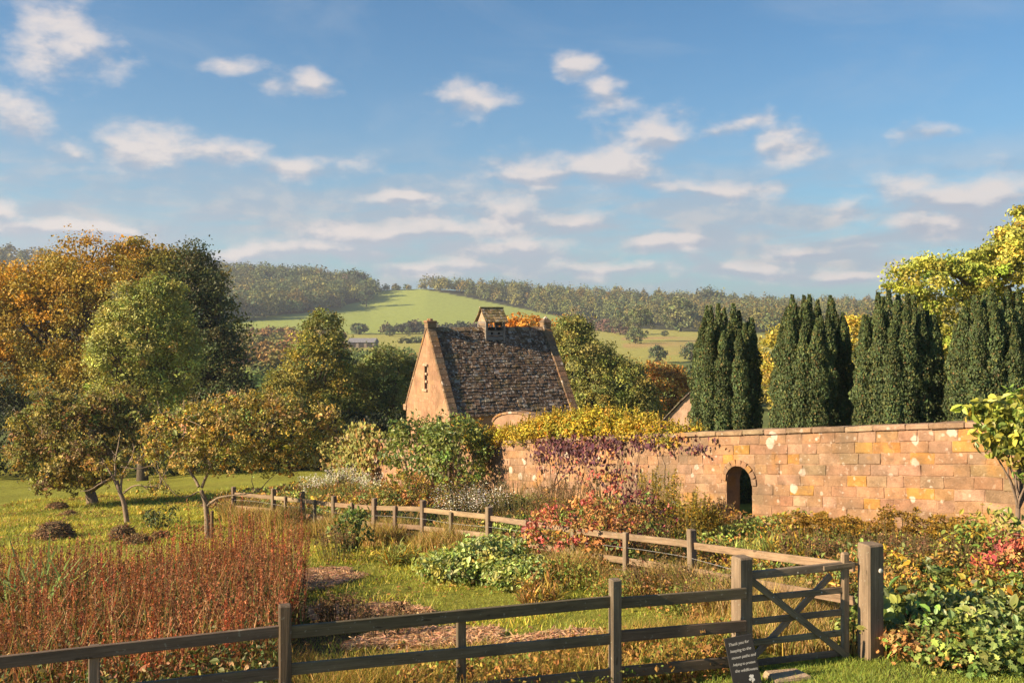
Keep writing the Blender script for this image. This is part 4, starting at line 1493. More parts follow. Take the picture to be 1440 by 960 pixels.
def far_fence():
    pts = [(4.52, 13.0), (3.05, 16.9), (-.5, 22.5), (-2.2, 24.8), (-4.95, 27.7), (-7.5, 31.3), (-9.4, 33.6)]
    t = thing("post_and_rail_fence", (-.5, 22.5, G(-.5, 22.5)), "sunlit two rail wooden fence running away along the flower border", "fence")
    o0 = np.array(t.location)
    P = np.array(pts)
    seg = np.linalg.norm(np.diff(P, axis=0), axis=1)
    cum = np.concatenate([[0], np.cumsum(seg)])
    f = lambda s: np.array([np.interp(s, cum, P[:, 0]), np.interp(s, cum, P[:, 1])])
    tot = cum[-1]
    # full posts (seen columns 975, 810, 688, 595, 527, 470, 425, 385) with shorter ones between
    def s_at(px):
        S = np.linspace(0, tot, 3000)
        Q = np.array([f(s) for s in S])
        return S[np.argmin(np.abs(720 + F * Q[:, 0] / Q[:, 1] - px))]
    full = [s_at(p) for p in (975, 808, 688, 595, 527, 470, 425, 385)]
    short = [s_at(p) for p in (883, 743, 637, 558, 497, 445, 404)]
    fallen = f(0)
    top = lambda s: G(*f(s)) + 1.0 - .1 * (s < 2)
    allp = [0.02] + full + [tot]
    for s in full + [tot - .05]:
        x, y = f(s)
        d = f(min(s + .3, tot)) - f(max(s - .3, 0))
        g = G(x, y)
        p = post_mb((.13, .13), 1.16 + rng.normal(0, .02), rotz(math.atan2(d[1], d[0]) + rng.normal(0, .05)), .014, .4, wcol(.15) * 1.35).build("post", M_WOOD, t)
        p.location = np.array([x, y, g]) - o0
        p.rotation_euler = (rng.normal(0, .012), rng.normal(0, .012), 0)
    for s in short:
        x, y = f(s)
        d = f(min(s + .3, tot)) - f(max(s - .3, 0))
        nrm = np.array([d[1], -d[0]]) / np.linalg.norm(d)
        x, y = x + nrm[0] * -.06, y + nrm[1] * -.06
        g = G(x, y)
        p = post_mb((.10, .07), 1.0 + rng.normal(0, .02), rotz(math.atan2(d[1], d[0])), .008, .4, wcol(.15) * 1.3).build("post", M_WOOD, t)
        p.location = np.array([x, y, g]) - o0
    for a, b in zip(allp[:-1], allp[1:]):
        for k, dz in ((0, -.08), (1, -.52)):
            pa, pb = f(a), f(b)
            d = unit((pb - pa)[None])[0]
            nrm = np.array([d[1], -d[0]])
            if nrm @ pa > 0:
                nrm = -nrm
            e = .005
            A = np.array([*(pa + nrm * .0), G(*pa) + 1.0 + dz + rng.normal(0, .01)])
            B = np.array([*(pb + nrm * .0), G(*pb) + 1.0 + dz + rng.normal(0, .01)])
            if a == .02:
                A[2] = 1.245 + dz + .06
            A[:2] += d * .06
            B[:2] -= d * .06
            MB().beam(A - o0, B - o0, .045, .115, wcol(.1) * np.array((1.75, 1.62, 1.5)), .006).build("rail", M_WOOD, t)
    # wire strained between the rails
    wb = MB()
    for dz in (.72, .30, .12):
        L = [np.array([*f(s), G(*f(s)) + dz]) - o0 + np.array([-.04, -.04, 0]) for s in np.linspace(2.5, tot, 40)]
        wb.tube(L, .003, 4, (.35, .34, .33))
    wb.build("wire", M_METAL, t)


far_fence()


def gate_and_posts():
    R = rotz(math.radians(20))
    for (x, y, w, ztop, lab) in [(2.80, 12.12, .195, 1.60, "squared oak gate post on the left of the gate"), (4.52, 12.55, .235, 1.66, "thick pale oak gate post right of gate with round bolt head")]:
        g = G(x, y)
        t = thing("gate_post", (x, y, g), lab, "gate post")
        h = ztop - g
        mb = post_mb((w, w), h - .0, R, .018, .4, np.array((.215, .155, .105)))
        mb.build("post", M_WOOD, t)
        if x > 4:
            b = MB()
            fr = R @ np.array([.05, -w / 2 - .006, 0])
            prof = [(0.0, .030), (.008, .030), (.016, .022), (.020, .006)]
            V = []
            for (dd, r) in prof:
                for a in np.linspace(0, 2 * np.pi, 10, endpoint=False):
                    V.append(fr + np.array([0, 0, h - .32]) + R @ np.array([r * math.cos(a), -dd, r * math.sin(a)]))
            q = [[i * 10 + j, i * 10 + (j + 1) % 10, (i + 1) * 10 + (j + 1) % 10, (i + 1) * 10 + j] for i in range(3) for j in range(10)]
            b.add(np.array(V), [q, [list(range(30, 40))]], (.62, .58, .52))
            b.build("bolt_head", M_METAL, t, True)
    # five bar gate
    A = np.array([2.93, 12.22])
    B = np.array([4.20, 12.56])
    g = G(*((A + B) / 2))
    t = thing("field_gate", (A[0], A[1], g), "wooden five bar garden gate with crossed braces, shut", "gate")
    o0 = np.array([A[0], A[1], g])
    d = unit((B - A)[None])[0]
    n = np.array([d[1], -d[0]])
    L = np.linalg.norm(B - A)
    Rg = rotz(math.atan2(d[1], d[0]))
    def P(s, out, z):
        q = A + d * s + n * out
        return np.array([q[0], q[1], z]) - o0
    z = [1.325, 1.055, .775, .515, .265]
    dark = .85
    for k, zz in enumerate(z):
        m = MB()
        if k == 0:
            m.beam(P(-.02, 0, zz + .02), P(L + .10, 0, zz + .055), .05, .10, wcol(.08) * 1.45, .008)
        else:
            m.beam(P(-.02, 0, zz), P(L - .05, 0, zz + .02), .034, .078, wcol(.1) * 1.4, .006)
        m.build("rail", M_WOOD, t)
    MB().beam(P(L, 0, .17), P(L, 0, 1.545), .075, .105, wcol(.08) * 1.6, .02, up=(d[0], d[1], 0)).build("stile", M_WOOD, t)
    MB().beam(P(-.07, 0, .18), P(-.07, 0, 1.40), .065, .10, wcol(.08), .012, up=(d[0], d[1], 0)).build("stile", M_WOOD, t)
    upv = lambda a, b: np.cross(np.append(n, 0), unit((b - a)[None])[0])
    a, b = P(-.02, .034, 1.30), P(L + .02, .034, .24)
    MB().beam(a, b, .03, .085, wcol(.08) * 1.45, .006, up=upv(a, b)).build("brace", M_WOOD, t)
    a, b = P(-.02, -.034, .26), P(L - .18, -.034, 1.26)
    MB().beam(a, b, .03, .08, wcol(.08) * 1.6, .006, up=upv(a, b)).build("brace", M_WOOD, t)
    MB().beam(P(L - .33, .04, 1.372), P(L + .11, .04, 1.395), .026, .06, np.array((.20, .15, .10)), .005).build("latch", M_WOOD, t)
    for (s_, zz) in ((.28, 1.07), (.6, .79), (.93, .53), (.95, 1.08), (.28, .53), (.62, 1.35)):
        MB().box(P(s_, .056, zz), (.016, .008, .016), (.45, .42, .38), Rg, .003).build("bolt_head", M_METAL, t)
    # catch on the post
    lb = MB()
    lb.beam(P(L + .10, .02, 1.39), P(L + .24, .03, 1.39), .02, .03, (.09, .08, .075), .004)
    lb.build("catch", M_METAL, t)


gate_and_posts()


def chalk_sign():
    w, h = .335, .57
    x, y = 2.62, 11.50
    g = G(x, y)
    t = thing("chalkboard_sign", (x + .11, y, g), "black slate notice with white chalk handwriting leaning on gate post", "sign")
    t.rotation_euler = (math.radians(-10), math.radians(-9.5), math.radians(4))
    MB().box((0, 0, h / 2 + .01), (w, .022, h), (.022, .021, .022), None, .004).build("board", M_BOARD, t)
    lines = ["Thank you for", "keeping to the", "mown paths and", "helping to protect", "the wildflowers"]
    xs = [-.135, -.128, -.128, -.128, -.12]
    LV, LF = [], {}
    for i, (s_, xo) in enumerate(zip(lines, xs)):
        c = bpy.data.curves.new("lettering", 'FONT')
        c.body = s_
        c.size = .047 if i != 3 else .040
        c.shear = .25
        c.space_character = .92
        c.extrude = .0008
        c.offset = .0006
        o = bpy.data.objects.new("lettering", c)
        COL.objects.link(o)
        o.location = (xo, -.0125, h - .085 - i * .074)
        o.rotation_euler = (math.radians(90), math.radians(-1.5 + i), 0)
        bpy.context.view_layer.update()
        me = bpy.data.meshes.new_from_object(o.evaluated_get(bpy.context.evaluated_depsgraph_get()))
        me.transform(o.matrix_world)
        nv = len(me.vertices)
        for p in me.polygons:
            LF.setdefault(p.loop_total, []).append([v + len(LV) for v in p.vertices])
        LV += [tuple(v.co) for v in me.vertices]
        bpy.data.objects.remove(o)
    lm = MB().add(np.array(LV), list(LF.values()), (.34, .33, .32))
    lm.build("lettering", M_CHALK, t)["kind"] = "stuff"
    mb = MB()
    for k in range(26):
        a, r = rng.random() * 6.28, .036 * math.sqrt(rng.random())
        cx, cz = .06 + r * math.cos(a) * .85, h - .475 + r * math.sin(a)
        V = [(cx + .010 * math.cos(b), -.0128 - .00002 * k, cz + .012 * math.sin(b)) for b in np.linspace(0, 6.283, 7)[:-1]]
        mb.add(np.array(V), [[list(range(6))]], (.5, .49, .48))
    mb.beam((.06, -.0127, h - .50), (.063, -.0127, h - .56), .0008, .006, (.5, .49, .48), .0002, up=(1, 0, 0))
    mb.build("drawing", M_CHALK, t)


chalk_sign()

# worn paving stones in the mown grass
for (x, y, sxy, lab) in [(3.25, 11.75, (.46, .34), "worn flat stone slab in grass before the gate"), (6.3, 11.6, (.5, .35), "pale flat edging stone at the bottom right corner of bed")]:
    o = MB().box((0, 0, 0), (sxy[0], sxy[1], .08), (.40, .29, .19), rotz(.3), .02, .006).build("paving_slab", M_STONE)
    o.location = (x, y, G(x, y) + .015)
    tag(o, lab, "paving slab")


# ------------------------------------------------------------------ grass and seed heads
def blades(mb, X, Y, h, w, cols, lean=.35, Z=None):
    n = len(X)
    Z = ground(X, Y) if Z is None else Z
    a = rng.random(n) * 6.283
    b = rng.random(n) * 6.283
    L = lean * (.3 + rng.random(n))
    P = np.stack([X, Y, Z - .02], 1)
    wd = np.stack([np.cos(a), np.sin(a), np.zeros(n)], 1) * (w / 2)[:, None]
    tip = P + np.stack([np.cos(b) * L * h, np.sin(b) * L * h, h], 1)
    mid = P + np.stack([np.cos(b) * L * h * .3, np.sin(b) * L * h * .3, h * .58], 1)
    V = np.stack([P - wd, P + wd, mid + wd * .75, mid - wd * .75, tip], 1).reshape(-1, 3)
    i = (np.arange(n) * 5)[:, None]
    mb.add(V, [i + np.array([[0, 1, 2, 3]]), i + np.array([[3, 2, 4]])], np.repeat(cols, 5, 0))


def pts_in(n, x0, x1, y0, y1, f):
    X, Y, have = [], [], 0
    while have < n:
        x = x0 + rng.random(n * 2) * (x1 - x0)
        y = y0 + rng.random(n * 2) * (y1 - y0)
        ok = f(x, y)
        X.append(x[ok]); Y.append(y[ok]); have += ok.sum()
    return np.concatenate(X)[:n], np.concatenate(Y)[:n]


nz = lambda x, y, s, k: np.sin(x * s + k) * np.sin(y * s * 1.2 + 2 * k) + .6 * np.sin(x * s * 2.1 - y * s * 1.8 + k)
NEARLINE = lambda x: 11.1 + .339 * x
STRAWP = [(-4.1, 20.2, 1.0, 1.3), (-2.5, 16.6, 1.0, .75), (-1.3, 14.5, 1.3, .7), (.6, 13.9, 1.0, .7)]


def straw_d(x, y):
    return np.min([((x - a) / c) ** 2 + ((y - b) / d) ** 2 for a, b, c, d in STRAWP], 0)


def grasses():
    # mown lawn
    inlawn = lambda x, y: (x < fence_x(y) - .2) & (np.abs(x / y) < .60) & (straw_d(x, y) > .7 + .3 * nz(x, y, 2, 1)) & (y > NEARLINE(x) + 1.0)
    x, y = pts_in(150000, -22, 5, 12, 48, inlawn)
    mb = MB()
    c = pick([((.22, .235, .034), 3), ((.26, .25, .04), 2), ((.16, .19, .032), 2), ((.30, .23, .07), .8)], len(x), .2)
    k = 1 + y / 30
    tuft = np.clip(.5 + .45 * nz(x, y, .9, 2) + .3 * nz(x, y, 2.7, 5), 0, 1)
    c = c * (.72 + .5 * tuft[:, None]) * np.where(tuft[:, None] > .75, np.array((1.12, .98, .9)), 1)
    k = k * (.75 + .7 * tuft)
    blades(mb, x, y, .045 * np.exp(rng.normal(0, .3, len(x))) * k, .008 * k, c, .8)
    x, y = pts_in(60000, 2.2, 8, 9.2, 14.2, lambda x, y: (y < 12.5 + .15 * (x - 3)) & (y > 9.5))
    c = pick([((.14, .18, .028), 3), ((.18, .20, .035), 2), ((.10, .14, .026), 2)], len(x), .2)
    blades(mb, x, y, .055 * np.exp(rng.normal(0, .3, len(x))), np.full(len(x), .008), c, .7)
    tag(mb.build("lawn_grass", M_LEAF), "short mown green grass of the lawn", None, None, "stuff")
    # leaves fallen from the orchard
    x, y = pts_in(5200, -22, 2, 14, 47, lambda x, y: inlawn(x, y) & (rng.random(len(x)) < np.clip(.25 + .5 * nz(x, y, .5, 1), .06, 1)))
    n = len(x)
    fb = MB()
    leaf_set(fb, np.stack([x, y, ground(x, y) + .05 + .001 * y], 1), rdir(n) * np.array([1, 1, .25]), rdir(n) * .4 + np.array([0, 0, 1.]), (.05 + .0014 * y) * np.exp(rng.normal(0, .2, n)), pick([((.30, .17, .05), 2), ((.22, .11, .05), 2), ((.36, .24, .06), 1)], n, .2), T_OVAL)
    tag(fb.build("fallen_leaves", M_STRAW), "scattered brown and yellow leaves fallen on the lawn", None, None, "stuff")
    # rough grass by both fences
    mb = MB()
    x, y = pts_in(38000, -10, 4.2, 8.3, 16, lambda x, y: (np.abs(y - NEARLINE(x) - 1.1) < 1.0 + .35 * nz(x, y, 1.3, 2)) & (x < 2.7 + (y - 12) * .3) & (rng.random(len(x)) < .35 + .4 * nz(x, y, 1.9, 4)))
    c = pick([((.33, .215, .055), 3), ((.24, .20, .045), 3), ((.15, .165, .035), 2), ((.38, .23, .09), 2)], len(x), .22)
    blades(mb, x, y, (.18 + .24 * rng.random(len(x))) * (1 + .3 * nz(x, y, 1.1, 3)), .008 + .006 * rng.random(len(x)), c, .6)
    x, y = pts_in(42000, -10, 5, 12.6, 36, lambda x, y: np.abs(x - fence_x(y) + .2) < .75 + .35 * nz(x, y, 1.2, 2))
    c = pick([((.36, .235, .09), 3), ((.28, .22, .055), 3), ((.17, .18, .045), 2), ((.40, .27, .13), 2)], len(x), .22)
    blades(mb, x, y, (.25 + .4 * rng.random(len(x))) * (1 + .35 * nz(x, y, .9, 5)), .008 + y * .0004, c, .5)
    x, y = pts_in(26000, -6, 5.5, 10.5, 21, lambda x, y: (x < fence_x(y) + .1) & (x / y > -.12) & (y > NEARLINE(x) - .3) & (straw_d(x, y) > 1.1) & ((x - fence_x(y) > -1.6 + .5 * nz(x, y, 1.5, 1)) | (np.abs(y - NEARLINE(x) - .7) < .8)) & (x < 2.75 + (y - 12) * .3))
    n = len(x)
    P = np.stack([x, y, ground(x, y) + .03 + rng.random(n) ** 1.6 * .38 * (1 + .5 * nz(x, y, 1.3, 4))], 1)
    k = (nz(x, y, 1.6, 6) + rng.normal(0, .4, n) > .1)[:, None]
    c = np.where(k, pick([((.14, .17, .04), 2), ((.20, .20, .045), 1)], n, .25), pick([((.30, .17, .05), 2), ((.26, .13, .05), 2), ((.34, .24, .06), 1)], n, .25))
    leaf_set(mb, P, rdir(n) + np.array([0, 0, .5]), rdir(n) + np.array([0, 0, .4]), .045 * np.exp(rng.normal(0, .35, n)), c, T_DIA)
    tag(mb.build("rough_grass", M_STRAW), "long dry yellow grass along the fences", None, None, "stuff")
    # cut straw lying flat
    mb = MB()
    x, y = pts_in(11000, -8, 3, 12.5, 30, lambda x, y: (straw_d(x, y) < 1.0 + .35 * nz(x, y, 2.3, 1)) & (y > NEARLINE(x) + .5))
    n = len(x)
    P = np.stack([x, y, ground(x, y) + .02 + .05 * rng.random(n)], 1)
    ax = rdir(n); ax[:, 2] *= .2
    c = pick([((.44, .26, .15), 3), ((.33, .19, .11), 2), ((.50, .33, .20), 1)], n, .22)
    leaf_set(mb, P, ax, np.tile([[0, 0, 1.]], (n, 1)) + rng.normal(0, .3, (n, 3)), .13 + .13 * rng.random(n), c, T_LONG)
    tag(mb.build("cut_straw", M_STRAW), "pinkish cut straw lying on the lawn", None, None, "stuff")


grasses()


def seed_heads():
    """tall rust red spikes, too many to count"""
    dens = lambda x, y: (((x + 6.0) / 4.6) ** 2 + ((y - 15.0) / 4.6) ** 2 + .25 * nz(x, y, 1.4, 2) < 1.0) & (y > NEARLINE(x) + .9) & (x / y < -.225 + .02 * nz(x, y, 1.7, 3)) & ((nz(x, y, 1.9, 7) < .7) | (rng.random(np.shape(x)) < .3))
    x, y = pts_in(2900, -12, -.8, 10, 20, dens)
    x2, y2 = pts_in(260, -7, -3, 17, 24, lambda x, y: (x / y > -.33) & (x / y < -.205) & (x < fence_x(y) - 2.2) & (rng.random(len(x)) < .6))
    x, y = np.concatenate([x, x2]), np.concatenate([y, y2])
    n = len(x)
    H = (.50 + .78 * rng.random(n)) * (1 + .20 * nz(x, y, 1.1, 1))
    H *= np.where(rng.random(n) < .12, 1.18, 1)
    z = ground(x, y)
    ln = rng.normal(0, .07, (n, 2)) * H[:, None] * np.where(rng.random((n, 1)) < .08, 4.5, 1)
    a = rng.random(n) * 3.1416
    w = .011
    wd = np.stack([np.cos(a), np.sin(a), np.zeros(n)], 1) * w / 2
    wd2 = np.stack([-np.sin(a), np.cos(a), np.zeros(n)], 1) * w / 2
    B = np.stack([x, y, z - .03], 1)
    Tp = np.stack([x + ln[:, 0], y + ln[:, 1], z + H], 1)
    col = pick([((.30, .095, .045), 3), ((.36, .135, .070), 2), ((.20, .075, .04), 2), ((.30, .17, .08), 1)], n, .25)
    drift = np.clip(.5 + .6 * nz(x, y, 1.3, 4), 0, 1)[:, None]
    col = col * (1 - .45 * drift) + np.array((.25, .16, .085)) * .45 * drift
    mb = MB()
    for q in (wd, wd2):
        V = np.stack([B - q, B + q, Tp + q * .3, Tp - q * .3], 1).reshape(-1, 3)
        mb.add(V, [(np.arange(n) * 4)[:, None] + np.arange(4)[None]], np.repeat(col * .85, 4, 0))
    m = 38
    f = .38 + .62 * rng.random((n, m)) ** .8
    P = B[:, None] + (Tp - B)[:, None] * f[..., None]
    rad = .015 * (1.25 - f) / .6 + .003
    d = rdir(n * m).reshape(n, m, 3)
    d[..., 2] = np.abs(d[..., 2]) * .9 + .3
    P = P + d * rad[..., None] * np.array([1, 1, .3])
    N = n * m
    leaf_set(mb, P.reshape(-1, 3), d.reshape(-1, 3), rdir(N), .030 * np.exp(rng.normal(0, .25, N)), np.repeat(col, m, 0) * np.exp(rng.normal(0, .22, (N, 1))), T_DIA)
    tag(mb.build("seed_heads", M_STRAW), "tall rust red dock seed spikes massed behind the near fence at left", None, None, "stuff")
    # leaves and dead stems between them
    mb = MB()
    x, y = pts_in(72000, -12, -.8, 9.5, 20, lambda x, y: dens(x, y) | ((np.abs(y - NEARLINE(x) - .9) < .6) & (x < -2.6)))
    n = len(x)
    hz = rng.random(n) ** 1.3 * .72
    P = np.stack([x, y, ground(x, y) + hz], 1)
    c = pick([((.075, .085, .024), 3), ((.12, .11, .03), 2), ((.17, .08, .035), 1.5), ((.055, .07, .022), 3), ((.24, .16, .08), .7)], n, .25)
    leaf_set(mb, P, rdir(n) + np.array([0, 0, .5]), rdir(n) + np.array([0, 0, .4]), .052 * np.exp(rng.normal(0, .4, n)), c, T_OVAL)
    x, y = pts_in(5000, -12, -.8, 9.5, 20, dens)
    c = pick([((.30, .15, .07), 2), ((.15, .16, .04), 1.5), ((.25, .11, .05), 1)], len(x), .2)
    blades(mb, x, y, .6 + .6 * rng.random(len(x)), np.full(len(x), .016), c, .35)
    tag(mb.build("undergrowth", M_LEAF), "dull brown and green leaves beneath the rust red seed spikes", None, None, "stuff")


seed_heads()


# ------------------------------------------------------------------ single plants
def plant(name, px, Y, label, cat="plant", kind="shrub", r=.5, h=.8, n=600, size=.1, pal=None, tpl=T_OVAL, stems=14, stem_col=(.12, .10, .04), mat=None, group=None, top=None, dx=0, z=None, ry=None, ncl=None):
    """kind shrub: leafy mound on stems; spires: upright stems set with leaves, top = (palette, size, count) for the flower or seed heads"""
    x = px_u(px) * Y + dx
    g = G(x, Y) if z is None else z
    t = thing(name, (x, Y, g), label, cat, group)
    mb, sb = MB(), MB()
    ry = ry or r
    if kind == "shrub":
        ells = [(0, 0, h * .52, r, ry, h * .5)]
        for k in range(4):
            a = k * 1.57 + rng.random()
            ells.append((.5 * r * math.cos(a), .5 * ry * math.sin(a), h * (.35 + .3 * rng.random()), r * .6, ry * .6, h * .36))
        per = 12
        C = foliage(mb, ells, max(n // per, 8), size * 2.0, per, size, pal, tpl, .45, .5, .8, zmin=.02)
        for i in rng.choice(len(C), min(stems, len(C)), replace=False):
            sb.tube(wiggle((C[i][0] * .2, C[i][1] * .2, -.05), C[i], 5, .02), np.linspace(.012, .005, 5) * (1 + h * .4), 5, stem_col)
    else:
        tips = []
        for k in range(stems):
            a, q = rng.random() * 6.283, math.sqrt(rng.random())
            b = np.array([r * .6 * q * math.cos(a), ry * .6 * q * math.sin(a), -.05])
            e = np.array([r * q * math.cos(a), ry * q * math.sin(a), h * (.72 + .3 * rng.random())])
            P = wiggle(b, e, 6, .012)
            sb.tube(P, np.linspace(.008, .004, 6), 4, np.array(stem_col) * math.exp(rng.normal(0, .2)))
            m = max(n // stems, 3)
            f = (.08 + .9 * rng.random(m))
            Q = np.stack([np.interp(f, np.linspace(0, 1, 6), P[:, i]) for i in range(3)], 1)
            d = rdir(m); d[:, 2] = np.abs(d[:, 2]) * .5
            leaf_set(mb, Q, d + np.array([0, 0, .25]), rdir(m) * .5 + np.array([0, 0, 1.]), size * (1.15 - .5 * f) * np.exp(rng.normal(0, .2, m)), pick(pal, m, .2), tpl, False)
            tips.append(P)
        if top:
            tp, ts, tn, spread, ln, ttpl = top
            fb = MB()
            for P in tips:
                f = 1 - ln * rng.random(tn)
                Q = np.stack([np.interp(f, np.linspace(0, 1, 6), P[:, i]) for i in range(3)], 1)
                d = rdir(tn)
                d[:, 2] = d[:, 2] * .45
                leaf_set(fb, Q + d * spread, d + np.array([0, 0, .4]), rdir(tn) * .4 + np.array([0, -.2, 1.]), ts * np.exp(rng.normal(0, .25, tn)), pick(tp, tn, .2), ttpl)
            fb.build("flowers", M_STRAW, t)["kind"] = "stuff"
    mb.build("leaves", mat or M_LEAF, t)
    sb.build("stem", M_BARK, t)["kind"] = "stuff"
    return t


GREEN = [((.115, .15, .040), 3), ((.15, .175, .045), 2), ((.085, .115, .034), 2)]
LIME = [((.19, .22, .05), 3), ((.15, .19, .045), 2), ((.25, .24, .06), 1)]
PALE = [((.21, .25, .10), 3), ((.26, .29, .11), 2)]
GOLD = [((.30, .20, .03), 3), ((.24, .18, .03), 2), ((.36, .22, .03), 1), ((.16, .15, .03), 1)]
RED = [((.26, .065, .05), 3), ((.20, .055, .05), 2), ((.33, .13, .06), 1.5), ((.22, .15, .05), 1)]
PURP = [((.075, .028, .038), 3), ((.105, .035, .036), 2), ((.06, .028, .034), 2)]
RUST = [((.26, .13, .04), 3), ((.20, .10, .035), 2), ((.30, .18, .06), 1), ((.16, .11, .04), 1)]
BROWN = [((.15, .085, .045), 2), ((.20, .12, .06), 2), ((.11, .07, .04), 1)]
WHITE = [((.72, .68, .60), 3), ((.60, .56, .48), 1)]
FERN = [((.12, .14, .05), 2), ((.17, .16, .06), 2), ((.20, .15, .07), 1)]


# hedge overhanging the wall top
def top_hedge():
    t0 = (660 - 720) / F
    mb, sb = MB(), MB()
    Ys = np.linspace(39.0, 28.6, 12)
    x0, y0 = wall_x(34), 34.0
    o = np.array([x0, y0, G(x0, y0)])
    t = thing("hedge", tuple(o), "bright yellow green hedge billowing over the top of garden wall", "hedge")
    ells = []
    for i, Y in enumerate(np.linspace(37.2, 28.4, 13)):
        X = wall_x(Y) + .62
        zt = float(np.interp(Y, [28.4, 29.5, 31, 32.5, 33.8, 35.2, 37.2], [612, 594, 577, 578, 588, 603, 612]))
        zt = CAMZ + (HOR - zt) / F * Y
        zb = float(WTOP(Y)) - .22
        ells.append((X - o[0], Y - o[1], (zt + zb) / 2 - o[2], .75, .75, max((zt - zb) / 2, .25)))
    foliage(mb, ells, 1500, .2, 20, .08, [((.33, .24, .025), 3), ((.26, .21, .028), 3), ((.18, .17, .028), 2), ((.36, .20, .02), .7)], T_OVAL, .5, .5, .9)
    # upright new shoots along the top
    for _ in range(220):
        e = ells[rng.integers(len(ells))]
        a = rng.random() * 6.28
        b = np.array([e[0] + .5 * math.cos(a), e[1] + .5 * math.sin(a), e[2] + e[5] * .8])
        m = 14
        f = rng.random(m) * (.22 + .14 * rng.random())
        leaf_set(mb, b + np.stack([f * .1, f * .1, f], 1), rdir(m) + np.array([0, 0, .7]), rdir(m) + np.array([0, 0, .3]), np.full(m, .07), pick(GOLD, m, .2), T_OVAL)
    for e in ells:
        sb.tube(wiggle((e[0] + .1, e[1], G(e[0] + o[0], e[1] + o[1]) - o[2] - .2), (e[0], e[1], e[2]), 6, .03), np.linspace(.05, .02, 6), 6, (.11, .085, .06))
    mb.build("leaves", M_LEAF, t)
    sb.build("stem", M_BARK, t)["kind"] = "stuff"


top_hedge()
plant("bush", 655, 40.5, "orange tipped bush at the left end of yellow wall hedge", "shrub", "shrub", .9, 3.0, 1000, .09, [((.42, .21, .02), 3), ((.34, .19, .025), 2)], T_OVAL)


def climber(name, label, Y0, Y1, n, size, pal, ztop, zbot, tpl=T_LOBE, out=.12, clumps=26, stems=8, cat="climbing plant", mat=None, over=.0, roots=None):
    """leaves hanging on the wall face between depths Y0..Y1; ztop / zbot as offsets from the wall top"""
    Ym = (Y0 + Y1) / 2
    x, y = wall_x(Ym) + WN[0] * .15, Ym + WN[1] * .15
    o = np.array([x, y, G(x, y)])
    t = thing(name, tuple(o), label, cat)
    mb, sb = MB(), MB()
    cen = []
    for k in range(clumps):
        Y = Y0 + (Y1 - Y0) * rng.random()
        f = (Y - Y0) / (Y1 - Y0)
        zt = float(WTOP(Y))
        hi, lo = ztop(f), zbot(f)
        z = zt + lo + (hi - lo) * rng.random() ** .8
        cen.append((Y, z))
    m = n // clumps
    for (Y, z) in cen:
        yy = Y + rng.normal(0, .30, m)
        zz = z + rng.normal(0, .16, m)
        oo = out * (.4 + rng.random(m)) + .05
        ontop = zz > WTOP(yy)
        oo = np.where(ontop & (rng.random(m) < .7), -.4 * rng.random(m), oo)
        P = np.stack([wall_x(yy) + WN[0] * oo, yy + WN[1] * oo, zz], 1) - o
        nn = np.stack([np.full(m, WN[0]), np.full(m, WN[1]), np.full(m, .35)], 1) + rng.normal(0, .4, (m, 3))
        leaf_set(mb, P, np.array([0, 0, -1.]) + rng.normal(0, .5, (m, 3)), nn, size * np.exp(rng.normal(0, .25, m)), pick(pal, m, .2), tpl)
    for k in range(stems):
        Y, z = cen[rng.integers(len(cen))]
        r0 = roots if roots is not None else Y + rng.normal(0, .8)
        a = np.array([wall_x(r0) + WN[0] * .1, r0 + WN[1] * .1, G(wall_x(r0), r0)]) - o
        b = np.array([wall_x(Y) + WN[0] * .07, Y + WN[1] * .07, z]) - o
        P = wiggle(a, b, 9, .05)
        sb.tube(P, np.linspace(.02, .006, 9), 5, (.14, .095, .07))
    mb.build("leaves", mat or M_LEAF, t)
    sb.build("stem", M_BARK, t)["kind"] = "stuff"


climber("virginia_creeper", "purple leaved creeper hanging below the yellow hedge on garden wall", 30.8, 33.4, 560, .10, PURP, lambda f: .0, lambda f: -.70, T_LOBE, .1, 26, 6)
climber("virginia_creeper", "thin purple creeper strand crossing wall top towards the doorway", 26.5, 30.6, 360, .10, PURP, lambda f: -.42 + .45 * min(f * 1.6, 1), lambda f: -.62 + .3 * f, T_LOBE, .08, 26, 5)
climber("virginia_creeper", "sparse dark red creeper low on wall between the purple one and doorway", 28.6, 32.6, 90, .09, PURP + RED[:1], lambda f: -.7, lambda f: -1.5, T_LOBE, .1, 18, 6)
climber("grape_vine", "yellow green vine hanging over the far left end of garden wall", 42.6, 46.4, 2600, .16, [((.20, .18, .05), 3), ((.15, .16, .045), 2), ((.24, .14, .05), 1.5)], lambda f: .35, lambda f: -1.6, T_LOBE, .45, 36, 8)


def fig(name, label, px, Y, r, h, n, size, pal, tpl=T_LOBE, cat="shrub", lean=0, stems=12, z0=0.0):
    return plant(name, px, Y, label, cat, "shrub", r, h, n, size, pal, tpl, stems, (.2, .15, .11), M_GLOSS)


